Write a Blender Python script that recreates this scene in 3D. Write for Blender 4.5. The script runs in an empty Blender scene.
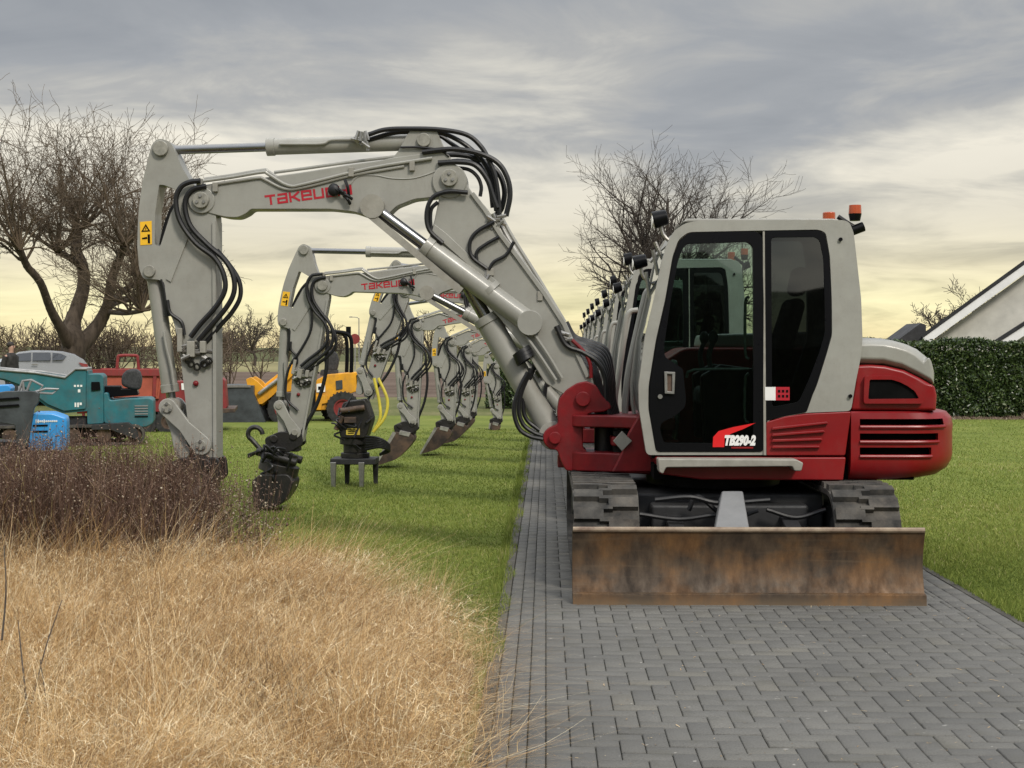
import bpy, math, random
import numpy as np
from mathutils import Vector, Matrix
from mathutils.geometry import tessellate_polygon
rad = math.radians
rng = np.random.default_rng(7)
random.seed(7)
S = bpy.context.scene
COL = S.collection

# ------------------------------------------------------------------ camera
F_PX = 1480.0
cam_d = bpy.data.cameras.new('camera')
cam = bpy.data.objects.new('camera', cam_d)
COL.objects.link(cam)
cam.location = (0, 0, 1.6)
PITCH = math.atan(34 / F_PX)
YAW = math.atan(34 / F_PX * math.cos(PITCH))
cam.rotation_euler = (math.pi / 2 - PITCH, 0, YAW)
cam_d.sensor_width = 36
cam_d.lens = 36 * F_PX / 1024
cam_d.clip_start = 0.1
cam_d.clip_end = 5000
S.camera = cam
CR = Matrix.Rotation(YAW, 3, 'Z') @ Matrix.Rotation(math.pi / 2 - PITCH, 3, 'X')

def W(px, py, Y):
    """point of the plane y = Y that the photograph shows at (px, py)"""
    d = CR @ Vector(((px - 512) / F_PX, -(py - 384) / F_PX, -1))
    t = Y / d.y
    return (d.x * t, 1.6 + d.z * t)

def G(px, py):
    d = CR @ Vector(((px - 512) / F_PX, -(py - 384) / F_PX, -1))
    t = -1.6 / d.z
    return (d.x * t, d.y * t)

def WL(pts, Y):
    return [W(p[0], p[1], Y) for p in pts]

# ------------------------------------------------------------------ world and light
SUN_EL, SUN_AZ = rad(42), rad(150)      # azimuth clockwise from +Y
wd = bpy.data.worlds.new('World')
S.world = wd
wd.use_nodes = True
nt = wd.node_tree
nt.nodes.clear()
def N(nt, t, **k):
    n = nt.nodes.new(t)
    for a, b in k.items():
        setattr(n, a, b)
    return n
def math_node(nt, op, a, b=None, clamp=False):
    n = nt.nodes.new('ShaderNodeMath'); n.operation = op; n.use_clamp = clamp
    for i, v in enumerate((a, b)):
        if v is None: continue
        if isinstance(v, (int, float)): n.inputs[i].default_value = v
        else: nt.links.new(v, n.inputs[i])
    return n.outputs[0]
def ramp(nt, fac, stops, interp='LINEAR'):
    n = nt.nodes.new('ShaderNodeValToRGB')
    n.color_ramp.interpolation = interp
    e = n.color_ramp.elements
    while len(e) < len(stops): e.new(0.5)
    for el, (p, c) in zip(e, stops):
        el.position = p
        el.color = (c[0], c[1], c[2], 1) if isinstance(c, (tuple, list)) else (c, c, c, 1)
    nt.links.new(fac, n.inputs[0])
    return n.outputs[0]
def mixc(nt, fac, a, b, mode='MIX'):
    n = nt.nodes.new('ShaderNodeMix'); n.data_type = 'RGBA'; n.blend_type = mode
    for sock, v in ((n.inputs[0], fac), (n.inputs[6], a), (n.inputs[7], b)):
        if isinstance(v, (int, float)): sock.default_value = v
        elif isinstance(v, tuple): sock.default_value = (*v, 1)
        else: nt.links.new(v, sock)
    return n.outputs[2]

tc = N(nt, 'ShaderNodeTexCoord')
sep = N(nt, 'ShaderNodeSeparateXYZ')
nt.links.new(tc.outputs['Generated'], sep.inputs[0])
zc = math_node(nt, 'MAXIMUM', sep.outputs[2], 0.0)
den = math_node(nt, 'ADD', zc, 0.13)
cu = math_node(nt, 'DIVIDE', sep.outputs[0], den)
cv = math_node(nt, 'DIVIDE', sep.outputs[1], den)
comb = N(nt, 'ShaderNodeCombineXYZ')
nt.links.new(cu, comb.inputs[0]); nt.links.new(cv, comb.inputs[1])
def cloud(scale, detail, rough, loc, sx=1.0, dist=0.3):
    mp = N(nt, 'ShaderNodeMapping')
    mp.inputs['Location'].default_value = loc
    mp.inputs['Scale'].default_value = (sx, 1, 1)
    nt.links.new(comb.outputs[0], mp.inputs[0])
    n = N(nt, 'ShaderNodeTexNoise')
    n.inputs['Scale'].default_value = scale
    n.inputs['Detail'].default_value = detail
    n.inputs['Roughness'].default_value = rough
    n.inputs['Distortion'].default_value = dist
    nt.links.new(mp.outputs[0], n.inputs[0])
    return n.outputs[0]
c1 = cloud(0.55, 5, 0.5, (6.1, 2.4, 0), 0.9, 0.8)
c2 = cloud(2.1, 7, 0.58, (1.1, 7.4, 3), 0.9, 0.5)
csum = math_node(nt, 'ADD', math_node(nt, 'MULTIPLY', c1, 0.68), math_node(nt, 'MULTIPLY', c2, 0.32))
# dark cloud deck high up, pale breaks lower, yellow band along the horizon ahead
el_r = ramp(nt, sep.outputs[2], [(0.0, 0.0), (0.05, 0.10), (0.115, 0.25), (0.155, 0.38), (0.195, 0.92), (0.235, 1.0)])
deck = math_node(nt, 'ADD', csum, math_node(nt, 'MULTIPLY', math_node(nt, 'SUBTRACT', el_r, 0.5), 0.17))
deckc = ramp(nt, deck, [(0.39, (0.88, 0.83, 0.71)), (0.45, (0.64, 0.62, 0.56)), (0.495, (0.455, 0.455, 0.445)), (0.54, (0.365, 0.38, 0.40)), (0.65, (0.275, 0.295, 0.325))], 'LINEAR')
low = ramp(nt, sep.outputs[2], [(0.0, (0.95, 0.78, 0.42)), (0.03, (1.0, 0.92, 0.55)), (0.055, (0.88, 0.79, 0.52)), (0.09, (0.68, 0.63, 0.49)), (0.13, (0.56, 0.54, 0.48))])
lowmod = ramp(nt, c2, [(0.3, 1.12), (0.5, 0.98), (0.7, 0.72)])
low = mixc(nt, 1.0, low, lowmod, 'MULTIPLY')
lowfac = ramp(nt, sep.outputs[2], [(0.0, 1.0), (0.035, 0.95), (0.075, 0.55), (0.14, 0.0)])
ahead = ramp(nt, sep.outputs[1], [(0.0, 0.0), (0.75, 1.0)])
lf = math_node(nt, 'MULTIPLY', lowfac, ahead)
skyc = mixc(nt, lf, deckc, low)
# sky brightened behind the viewer and overhead, to light the scene more
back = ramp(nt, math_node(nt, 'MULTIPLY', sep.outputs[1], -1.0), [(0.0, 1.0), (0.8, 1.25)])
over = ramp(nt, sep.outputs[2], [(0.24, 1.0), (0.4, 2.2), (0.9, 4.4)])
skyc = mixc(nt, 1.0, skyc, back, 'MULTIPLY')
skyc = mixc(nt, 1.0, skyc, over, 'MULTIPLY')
sky = N(nt, 'ShaderNodeTexSky')
sky.sky_type = 'NISHITA'; sky.sun_disc = False
sky.sun_elevation = SUN_EL; sky.sun_rotation = SUN_AZ
sky.dust_density = 3.0
bg1 = N(nt, 'ShaderNodeBackground'); bg1.inputs[1].default_value = 0.004
bg2 = N(nt, 'ShaderNodeBackground'); bg2.inputs[1].default_value = 1.0
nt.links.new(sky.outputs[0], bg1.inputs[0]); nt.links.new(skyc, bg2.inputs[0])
add = N(nt, 'ShaderNodeAddShader'); wo = N(nt, 'ShaderNodeOutputWorld')
nt.links.new(bg1.outputs[0], add.inputs[0]); nt.links.new(bg2.outputs[0], add.inputs[1])
nt.links.new(add.outputs[0], wo.inputs[0])

sd = bpy.data.lights.new('sun', 'SUN')
sd.energy = 2.6; sd.angle = rad(11); sd.color = (1.0, 0.93, 0.82)
so = bpy.data.objects.new('sun', sd); COL.objects.link(so)
sdir = Vector((math.sin(SUN_AZ) * math.cos(SUN_EL), math.cos(SUN_AZ) * math.cos(SUN_EL), math.sin(SUN_EL)))
so.rotation_euler = sdir.to_track_quat('Z', 'Y').to_euler()
so.location = (0, 0, 30)

S.view_settings.view_transform = 'Standard'
S.view_settings.look = 'None'
S.view_settings.gamma = 1
S.view_settings.exposure = 0.0
S.render.resolution_x, S.render.resolution_y = 1024, 768
S.render.engine = 'CYCLES'
S.cycles.max_bounces = 8
S.cycles.transparent_max_bounces = 16

# ------------------------------------------------------------------ materials
def mat(name, col, rough=0.5, metal=0.0, var=0.12, scale=6.0, bump=0.0, col2=None, spec=0.5, coat=0.0, thr=(0.35, 0.65), bscale=None, stretch=None, detail=5, grime=None):
    m = bpy.data.materials.new(name); m.use_nodes = True
    nt = m.node_tree; b = nt.nodes['Principled BSDF']
    tcn = nt.nodes.new('ShaderNodeTexCoord')
    vec = tcn.outputs['Object']
    if stretch:
        mp = nt.nodes.new('ShaderNodeMapping'); mp.inputs['Scale'].default_value = stretch
        nt.links.new(vec, mp.inputs[0]); vec = mp.outputs[0]
    n = nt.nodes.new('ShaderNodeTexNoise'); n.inputs['Scale'].default_value = scale
    n.inputs['Detail'].default_value = detail; n.inputs['Roughness'].default_value = 0.6
    nt.links.new(vec, n.inputs[0])
    c2 = col2 if col2 else tuple(max(0, c * (1 - var * 2)) for c in col)
    c1 = col if col2 else tuple(min(1, c * (1 + var * 0.5)) for c in col)
    r = ramp(nt, n.outputs[0], [(thr[0], c2), (thr[1], c1)])
    rr = ramp(nt, n.outputs[0], [(0.3, min(1, rough * 1.25)), (0.7, rough * 0.85)])
    if grime:
        def gn(sc, st, det=8):
            mp = nt.nodes.new('ShaderNodeMapping'); mp.inputs['Scale'].default_value = st
            nt.links.new(tcn.outputs['Object'], mp.inputs[0])
            q = nt.nodes.new('ShaderNodeTexNoise'); q.inputs['Scale'].default_value = sc; q.inputs['Detail'].default_value = det; q.inputs['Roughness'].default_value = 0.72
            nt.links.new(mp.outputs[0], q.inputs[0]); return q.outputs[0]
        g = math_node(nt, 'MULTIPLY', ramp(nt, gn(3.1, (1, 1, 1)), [(0.44, 0.0), (0.68, 1.0)]), ramp(nt, gn(11, (1.6, 1.6, 0.3)), [(0.36, 0.25), (0.66, 1.0)]))
        sp = ramp(nt, gn(70, (1, 1, 1), 2), [(0.66, 0.0), (0.72, 0.5)])
        g = math_node(nt, 'MULTIPLY', math_node(nt, 'ADD', g, sp, True), grime[1])
        r = mixc(nt, g, r, grime[0])
        rr = mixc(nt, g, rr, (0.8, 0.8, 0.8))
    nt.links.new(r, b.inputs['Base Color'])
    nt.links.new(rr, b.inputs['Roughness'])
    b.inputs['Metallic'].default_value = metal
    b.inputs['Specular IOR Level'].default_value = spec
    b.inputs['Coat Weight'].default_value = coat
    b.inputs['Coat Roughness'].default_value = 0.15
    if bump:
        n2 = nt.nodes.new('ShaderNodeTexNoise'); n2.inputs['Scale'].default_value = bscale or scale * 4
        n2.inputs['Detail'].default_value = 6
        nt.links.new(vec, n2.inputs[0])
        bp = nt.nodes.new('ShaderNodeBump'); bp.inputs['Strength'].default_value = bump
        bp.inputs['Distance'].default_value = 0.01
        nt.links.new(n2.outputs[0], bp.inputs['Height']); nt.links.new(bp.outputs[0], b.inputs['Normal'])
    return m

def glass(name, tint, gl=0.06):
    m = bpy.data.materials.new(name); m.use_nodes = True
    nt = m.node_tree; nt.nodes.clear()
    o = nt.nodes.new('ShaderNodeOutputMaterial')
    tr = nt.nodes.new('ShaderNodeBsdfTransparent'); tr.inputs[0].default_value = (*tint, 1)
    g = nt.nodes.new('ShaderNodeBsdfGlossy'); g.inputs['Roughness'].default_value = 0.02
    g.inputs[0].default_value = (0.9, 0.92, 0.92, 1)
    lw = nt.nodes.new('ShaderNodeFresnel'); lw.inputs[0].default_value = 1.45
    f = math_node(nt, 'ADD', lw.outputs[0], gl, True)
    mx = nt.nodes.new('ShaderNodeMixShader')
    nt.links.new(f, mx.inputs[0]); nt.links.new(tr.outputs[0], mx.inputs[1]); nt.links.new(g.outputs[0], mx.inputs[2])
    nt.links.new(mx.outputs[0], o.inputs[0])
    return m

def attr_mat(name, stops, rough=0.8, attr='var', sss=None, spec=0.2, trans=0.0):
    m = bpy.data.materials.new(name); m.use_nodes = True
    nt = m.node_tree; b = nt.nodes['Principled BSDF']
    a = nt.nodes.new('ShaderNodeAttribute'); a.attribute_name = attr
    r = ramp(nt, a.outputs['Fac'], stops)
    nt.links.new(r, b.inputs['Base Color'])
    b.inputs['Roughness'].default_value = rough
    b.inputs['Specular IOR Level'].default_value = spec
    if trans:
        o = nt.nodes['Material Output']
        t = nt.nodes.new('ShaderNodeBsdfTranslucent'); nt.links.new(r, t.inputs[0])
        mx = nt.nodes.new('ShaderNodeMixShader'); mx.inputs[0].default_value = trans
        nt.links.new(b.outputs[0], mx.inputs[1]); nt.links.new(t.outputs[0], mx.inputs[2])
        nt.links.new(mx.outputs[0], o.inputs[0])
    return m

M = {}
M['grey'] = mat('light_grey_paint', (0.285, 0.280, 0.250), 0.40, var=0.07, scale=3, coat=0.2, bump=0.03, grime=((0.12, 0.10, 0.075), 0.38))
M['grey2'] = mat('light_grey_cast', (0.28, 0.267, 0.23), 0.5, var=0.10, scale=8, bump=0.1, grime=((0.10, 0.08, 0.06), 0.5))
M['red'] = mat('red_paint', (0.215, 0.005, 0.008), 0.32, var=0.07, scale=3, spec=0.4, grime=((0.10, 0.075, 0.06), 0.22))
M['redcast'] = mat('red_cast_paint', (0.175, 0.006, 0.009), 0.42, var=0.14, scale=9, bump=0.12, spec=0.35, grime=((0.05, 0.035, 0.03), 0.45))
M['black'] = mat('black_plastic', (0.004, 0.004, 0.005), 0.3, var=0.1, scale=8, spec=0.14)
M['rubber'] = mat('black_rubber_hose', (0.008, 0.008, 0.009), 0.45, var=0.15, scale=12, spec=0.4)
M['track'] = mat('dusty_track_rubber', (0.058, 0.054, 0.047), 0.9, scale=6, col2=(0.014, 0.014, 0.014), bump=0.5, grime=((0.16, 0.13, 0.10), 0.5))
M['dark'] = mat('dark_steel', (0.016, 0.016, 0.017), 0.6, var=0.2, scale=9, bump=0.1)
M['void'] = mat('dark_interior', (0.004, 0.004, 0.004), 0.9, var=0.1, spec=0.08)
M['steel'] = mat('machined_steel', (0.33, 0.32, 0.30), 0.35, 0.7, var=0.15, scale=20)
M['chrome'] = mat('chrome_rod', (0.24, 0.24, 0.24), 0.28, 1.0, var=0.03, scale=20)
M['pin'] = mat('painted_pin', (0.26, 0.25, 0.215), 0.4, var=0.15, scale=30, bump=0.05)
M['glass'] = glass('tinted_cab_glass', (0.52, 0.62, 0.58), 0.015)
M['glassd'] = glass('dark_privacy_glass', (0.13, 0.15, 0.155), 0.03)
M['orange'] = mat('orange_lens', (0.40, 0.060, 0.008), 0.25, var=0.1, coat=0.5)
M['yellow'] = mat('yellow_label', (0.80, 0.45, 0.02), 0.4, var=0.03)
M['yhose'] = mat('yellow_hose', (0.62, 0.52, 0.06), 0.4, var=0.1)
M['logored'] = mat('red_lettering', (0.38, 0.008, 0.02), 0.4, var=0.03)
M['white'] = mat('white_label', (0.75, 0.74, 0.72), 0.4, var=0.04)
M['seatf'] = mat('seat_fabric', (0.035, 0.035, 0.037), 0.85, var=0.2, scale=30)
M['teal'] = mat('teal_paint', (0.018, 0.135, 0.160), 0.42, var=0.15, scale=4, bump=0.03, grime=((0.10, 0.085, 0.065), 0.6))
M['blue'] = mat('light_blue_plastic', (0.035, 0.26, 0.60), 0.35, var=0.06, scale=3)
M['tred'] = mat('weathered_red_paint', (0.24, 0.018, 0.018), 0.55, var=0.2, scale=3, bump=0.05, grime=((0.07, 0.045, 0.035), 0.7))
M['tred2'] = mat('faded_red_panel', (0.36, 0.075, 0.04), 0.6, var=0.12, scale=4)
M['lorange'] = mat('loader_orange_paint', (0.72, 0.33, 0.010), 0.42, var=0.1, scale=4, grime=((0.16, 0.10, 0.05), 0.6))
M['tyre'] = mat('tyre_rubber', (0.022, 0.022, 0.021), 0.8, var=0.2, scale=14, bump=0.2)
M['slate'] = mat('dark_bucket_steel', (0.060, 0.068, 0.075), 0.5, 0.3, var=0.25, scale=5, bump=0.1)
M['silver'] = mat('silver_car_paint', (0.33, 0.34, 0.35), 0.28, 0.5, var=0.04, scale=2, coat=0.6)
M['carglass'] = mat('dark_car_glass', (0.02, 0.022, 0.024), 0.06, var=0.1, spec=0.8)
M['cloth'] = mat('dark_jacket', (0.022, 0.02, 0.018), 0.9, var=0.2, scale=12)
M['skin'] = mat('skin', (0.45, 0.27, 0.2), 0.6, var=0.08)
M['hair'] = mat('dark_hair', (0.02, 0.014, 0.01), 0.7, var=0.2, scale=30)
M['bucket'] = mat('worn_bucket_steel', (0.12, 0.075, 0.05), 0.6, 0.3, scale=7, col2=(0.035, 0.026, 0.022), bump=0.25)
M['bright'] = mat('scoured_steel', (0.50, 0.48, 0.45), 0.35, 0.6, var=0.25, scale=9)
M['greasy'] = mat('greasy_black_steel', (0.018, 0.016, 0.014), 0.45, 0.2, var=0.3, scale=14, bump=0.2)
M['bark'] = mat('grey_brown_bark', (0.085, 0.062, 0.043), 0.9, var=0.25, scale=7, bump=0.5, stretch=(1, 1, 0.25))
M['bark2'] = mat('dark_bark', (0.060, 0.047, 0.036), 0.9, var=0.25, scale=7, bump=0.5, stretch=(1, 1, 0.25))
M['twig'] = mat('willow_twigs', (0.105, 0.074, 0.045), 0.85, var=0.2, scale=1)
M['stucco'] = mat('cream_render', (0.58, 0.56, 0.50), 0.85, var=0.08, scale=2, bump=0.15, bscale=60)
M['fascia'] = mat('white_fascia', (0.80, 0.79, 0.77), 0.5, var=0.05, scale=2)
M['tile'] = mat('dark_roof_tile', (0.022, 0.022, 0.024), 0.6, var=0.25, scale=4, bump=0.3)
M['pole'] = mat('galvanised_pole', (0.25, 0.25, 0.25), 0.5, 0.4, var=0.1)

# rusty blade: wandering rust, scratched steel, vertical run marks
def blade_mat():
    m = bpy.data.materials.new('rusty_scoured_blade'); m.use_nodes = True
    nt = m.node_tree; b = nt.nodes['Principled BSDF']
    t = nt.nodes.new('ShaderNodeTexCoord')
    def nz(sc, st, det=6, ro=0.6):
        mp = nt.nodes.new('ShaderNodeMapping'); mp.inputs['Scale'].default_value = st
        nt.links.new(t.outputs['Object'], mp.inputs[0])
        n = nt.nodes.new('ShaderNodeTexNoise'); n.inputs['Scale'].default_value = sc
        n.inputs['Detail'].default_value = det; n.inputs['Roughness'].default_value = ro
        nt.links.new(mp.outputs[0], n.inputs[0]); return n.outputs[0]
    big = nz(2.6, (1, 1, 1.2)); fine = nz(14, (1, 1, 0.35)); streak = nz(22, (1, 1, 0.06), 4); hs = nz(9, (0.15, 1, 2.5), 5)
    base = ramp(nt, fine, [(0.3, (0.028, 0.020, 0.014)), (0.5, (0.058, 0.040, 0.026)), (0.72, (0.098, 0.070, 0.045))])
    rust = ramp(nt, fine, [(0.3, (0.085, 0.043, 0.018)), (0.7, (0.195, 0.100, 0.038))])
    f = ramp(nt, big, [(0.44, 0.0), (0.62, 0.85)])
    c = mixc(nt, f, base, rust)
    f2 = ramp(nt, streak, [(0.50, 0.0), (0.75, 0.3)])
    c = mixc(nt, f2, c, (0.095, 0.066, 0.042))
    f4 = ramp(nt, hs, [(0.56, 0.0), (0.74, 0.5)])
    c = mixc(nt, f4, c, (0.13, 0.09, 0.055))
    # scoured lighter metal low on the blade, where the soil rubs
    sp = nt.nodes.new('ShaderNodeSeparateXYZ'); nt.links.new(t.outputs['Object'], sp.inputs[0])
    lo = ramp(nt, math_node(nt, 'ADD', sp.outputs[2], math_node(nt, 'MULTIPLY', fine, 0.12)), [(0.05, 0.6), (0.13, 0.0)])
    c = mixc(nt, lo, c, (0.19, 0.135, 0.08))
    nt.links.new(c, b.inputs['Base Color'])
    b.inputs['Metallic'].default_value = 0.0
    b.inputs['Specular IOR Level'].default_value = 0.3
    nt.links.new(ramp(nt, fine, [(0.3, 0.8), (0.7, 0.45)]), b.inputs['Roughness'])
    bp = nt.nodes.new('ShaderNodeBump'); bp.inputs['Strength'].default_value = 0.25; bp.inputs['Distance'].default_value = 0.01
    nt.links.new(fine, bp.inputs['Height']); nt.links.new(bp.outputs[0], b.inputs['Normal'])
    return m
M['blade'] = blade_mat()
M['lip'] = mat('rubbed_blade_lip', (0.30, 0.235, 0.165), 0.5, 0.2, scale=9, col2=(0.15, 0.10, 0.07), bump=0.1)

# ------------------------------------------------------------------ mesh helpers
ORG = {}
def tag(o, label=None, cat=None, group=None, kind=None):
    if label: o['label'] = label
    if cat: o['category'] = cat
    if group: o['group'] = group
    if kind: o['kind'] = kind
    return o

def thing(name, label, cat, loc, group=None):
    o = bpy.data.objects.new(name, None); COL.objects.link(o)
    o.location = loc; o.empty_display_size = 0.3
    ORG[o] = Vector(loc)
    return tag(o, label, cat, group)

def catmull(pts, n=8):
    P = [Vector(p) for p in pts]
    if len(P) < 3: return P
    P = [P[0] * 2 - P[1]] + P + [P[-1] * 2 - P[-2]]
    out = []
    for i in range(1, len(P) - 2):
        for k in range(n):
            t = k / n
            a, b, c, d = P[i - 1], P[i], P[i + 1], P[i + 2]
            out.append(0.5 * ((2 * b) + (c - a) * t + (2 * a - 5 * b + 4 * c - d) * t * t + (3 * b - a - 3 * c + d) * t ** 3))
    out.append(P[-2])
    return out

class MB:
    def __init__(s):
        s.v = []; s.f = []
    def add(s, vs, fs):
        o = len(s.v); s.v += [tuple(v) for v in vs]; s.f += [tuple(i + o for i in f) for f in fs]
        return s
    def box(s, x0, x1, y0, y1, z0, z1):
        vs = [(x, y, z) for z in (z0, z1) for y in (y0, y1) for x in (x0, x1)]
        return s.add(vs, [(0, 2, 3, 1), (4, 5, 7, 6), (0, 1, 5, 4), (2, 6, 7, 3), (0, 4, 6, 2), (1, 3, 7, 5)])
    def prism(s, pts, a, b, holes=(), axis='y'):
        """outline in the plane across `axis`, extruded from a to b"""
        loops = [list(pts)] + [list(h) for h in holes]
        def mk(p, t):
            if axis == 'y': return (p[0], t, p[1])
            if axis == 'x': return (t, p[0], p[1])
            return (p[0], p[1], t)
        flat = [p for l in loops for p in l]
        n = len(flat)
        vs = [mk(p, a) for p in flat] + [mk(p, b) for p in flat]
        fs = []
        if len(loops) == 1:
            fs += [tuple(range(n)), tuple(range(2 * n - 1, n - 1, -1))]
        else:
            tri = tessellate_polygon([[Vector((p[0], p[1], 0)) for p in l] for l in loops])
            for t in tri:
                fs.append(tuple(t)); fs.append(tuple(i + n for i in reversed(t)))
        o = 0
        for l in loops:
            k = len(l)
            for i in range(k):
                j = (i + 1) % k
                fs.append((o + i, o + i + n, o + j + n, o + j))
            o += k
        return s.add(vs, fs)
    def cyl(s, p0, p1, r, n=16, r1=None, caps=True):
        p0, p1 = Vector(p0), Vector(p1); r1 = r if r1 is None else r1
        d = (p1 - p0).normalized()
        u = d.orthogonal().normalized(); w = d.cross(u)
        vs = []
        for p, q in ((p0, r), (p1, r1)):
            for i in range(n):
                a = 2 * math.pi * i / n
                vs.append(p + u * math.cos(a) * q + w * math.sin(a) * q)
        fs = [(i, (i + 1) % n, n + (i + 1) % n, n + i) for i in range(n)]
        if caps: fs += [tuple(range(n - 1, -1, -1)), tuple(range(n, 2 * n))]
        return s.add(vs, fs)
    def ring(s, c, axis, ro, ri, h, n=24):
        c = Vector(c); d = Vector(axis).normalized(); u = d.orthogonal().normalized(); w = d.cross(u)
        vs = []
        for r, t in ((ro, -h / 2), (ro, h / 2), (ri, h / 2), (ri, -h / 2)):
            for i in range(n):
                a = 2 * math.pi * i / n
                vs.append(c + u * math.cos(a) * r + w * math.sin(a) * r + d * t)
        fs = []
        for k in range(4):
            for i in range(n):
                j = (i + 1) % n; k2 = (k + 1) % 4
                fs.append((k * n + i, k * n + j, k2 * n + j, k2 * n + i))
        return s.add(vs, fs)
    def tube(s, pts, r, n=8, smooth=6, taper=None):
        P = catmull(pts, smooth) if smooth else [Vector(p) for p in pts]
        t0 = (P[1] - P[0]).normalized(); u = t0.orthogonal().normalized()
        vs = []; m = len(P)
        for i, p in enumerate(P):
            t = (P[min(i + 1, m - 1)] - P[max(i - 1, 0)])
            t = t.normalized() if t.length > 1e-9 else t0
            u = (u - t * u.dot(t)); u = u.normalized() if u.length > 1e-6 else t.orthogonal().normalized()
            w = t.cross(u)
            q = r if taper is None else r + (taper - r) * i / (m - 1)
            for k in range(n):
                a = 2 * math.pi * k / n
                vs.append(p + (u * math.cos(a) + w * math.sin(a)) * q)
        fs = [(i * n + k, i * n + (k + 1) % n, (i + 1) * n + (k + 1) % n, (i + 1) * n + k) for i in range(m - 1) for k in range(n)]
        fs += [tuple(range(n - 1, -1, -1)), tuple(range((m - 1) * n, m * n))]
        return s.add(vs, fs)
    def ball(s, c, rx, ry, rz, n=14, m=9):
        vs = []; c = Vector(c)
        for j in range(m + 1):
            th = math.pi * j / m
            for i in range(n):
                a = 2 * math.pi * i / n
                vs.append(c + Vector((rx * math.sin(th) * math.cos(a), ry * math.sin(th) * math.sin(a), rz * math.cos(th))))
        fs = [(j * n + i, (j + 1) * n + i, (j + 1) * n + (i + 1) % n, j * n + (i + 1) % n) for j in range(m) for i in range(n)]
        return s.add(vs, fs)
    def loft(s, rings, cap=True):
        n = len(rings[0]); o = []
        vs = [p for r in rings for p in r]
        fs = [(j * n + i, j * n + (i + 1) % n, (j + 1) * n + (i + 1) % n, (j + 1) * n + i) for j in range(len(rings) - 1) for i in range(n)]
        if cap: fs += [tuple(range(n - 1, -1, -1)), tuple(range((len(rings) - 1) * n, len(rings) * n))]
        return s.add(vs, fs)
    def warp(s, fn):
        s.v = [fn(*v) for v in s.v]; return s
    def build(s, name, m, parent=None, bevel=0.0, label=None, angle=35, seg=2, merge=False):
        me = bpy.data.meshes.new(name)
        org = ORG[parent] if parent is not None else Vector((0, 0, 0))
        me.from_pydata([(v[0] - org.x, v[1] - org.y, v[2] - org.z) for v in s.v], [], s.f)
        import bmesh
        bm = bmesh.new(); bm.from_mesh(me)
        if merge: bmesh.ops.remove_doubles(bm, verts=bm.verts, dist=1e-5)
        bmesh.ops.recalc_face_normals(bm, faces=bm.faces)
        bm.to_mesh(me); bm.free()
        me.materials.append(m)
        me.polygons.foreach_set('use_smooth', [True] * len(me.polygons))
        me.set_sharp_from_angle(angle=rad(angle))
        o = bpy.data.objects.new(name, me); COL.objects.link(o)
        if parent is not None:
            o.parent = parent
        ORG[o] = org
        if bevel:
            b = o.modifiers.new('bevel', 'BEVEL'); b.width = bevel; b.segments = seg
            b.limit_method = 'ANGLE'; b.angle_limit = rad(40); b.harden_normals = True
        if label: o['label'] = label
        return o

def circ2(cx, cz, r, n=24, a0=0, a1=360):
    return [(cx + r * math.cos(rad(a0 + (a1 - a0) * i / n)), cz + r * math.sin(rad(a0 + (a1 - a0) * i / n))) for i in range(n)]

def np_mesh(name, V, Fq, m, var=None, parent=None):
    """big mesh from arrays; Fq is (n,k) of equal-sided faces"""
    me = bpy.data.meshes.new(name)
    k = Fq.shape[1]; nf = len(Fq)
    me.vertices.add(len(V)); me.vertices.foreach_set('co', V.astype(np.float32).ravel())
    me.loops.add(nf * k); me.loops.foreach_set('vertex_index', Fq.astype(np.int32).ravel())
    me.polygons.add(nf); me.polygons.foreach_set('loop_start', np.arange(0, nf * k, k, dtype=np.int32))
    me.update(calc_edges=True)
    if var is not None:
        a = me.attributes.new('var', 'FLOAT', 'POINT'); a.data.foreach_set('value', var.astype(np.float32))
    me.materials.append(m)
    o = bpy.data.objects.new(name, me); COL.objects.link(o)
    if parent is not None: o.parent = parent
    return o

def blades(base, h, lean, width, segs=4, var=None, curl=1.6, wig=0.0):
    """ribbons: base (n,3), height (n,), lean (n,2) horizontal travel of the tip in metres"""
    n = len(base)
    t = np.linspace(0, 1, segs + 1)
    ang = rng.uniform(0, 2 * np.pi, n)
    side = np.stack([np.cos(ang), np.sin(ang), np.zeros(n)], 1)
    V = np.zeros((n, segs + 1, 2, 3))
    wa, wp, wf_ = rng.uniform(-wig, wig, n), rng.uniform(0, 6.28, n), rng.uniform(2.5, 6.5, n)
    for i, tt in enumerate(t):
        c = base.copy()
        if wig:
            q = wa * (np.sin(wp + wf_ * tt) - np.sin(wp)) * tt
            c[:, 0] += q * 0.8; c[:, 1] += q * 0.5 * np.sin(wp * 3); c[:, 2] -= np.abs(q) * 0.6
        c[:, :2] += lean * (tt ** curl)[..., None] if np.ndim(tt) else lean * tt ** curl
        ll = np.linalg.norm(lean, axis=1)
        c[:, 2] += h * (tt - 0.35 * np.minimum(ll / np.maximum(h, 1e-3), 1.3) * tt ** 2.2)
        w = width * (1 - 0.85 * tt)
        V[:, i, 0] = c - side * w[:, None] / 2
        V[:, i, 1] = c + side * w[:, None] / 2
    idx = np.arange(n)[:, None] * (segs + 1) * 2
    F = []
    for i in range(segs):
        a = idx + i * 2
        F.append(np.concatenate([a, a + 1, a + 3, a + 2], 1))
    F = np.concatenate(F, 0)
    vv = None
    if var is not None: vv = np.repeat(var, (segs + 1) * 2)
    return V.reshape(-1, 3), F, vv

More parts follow.
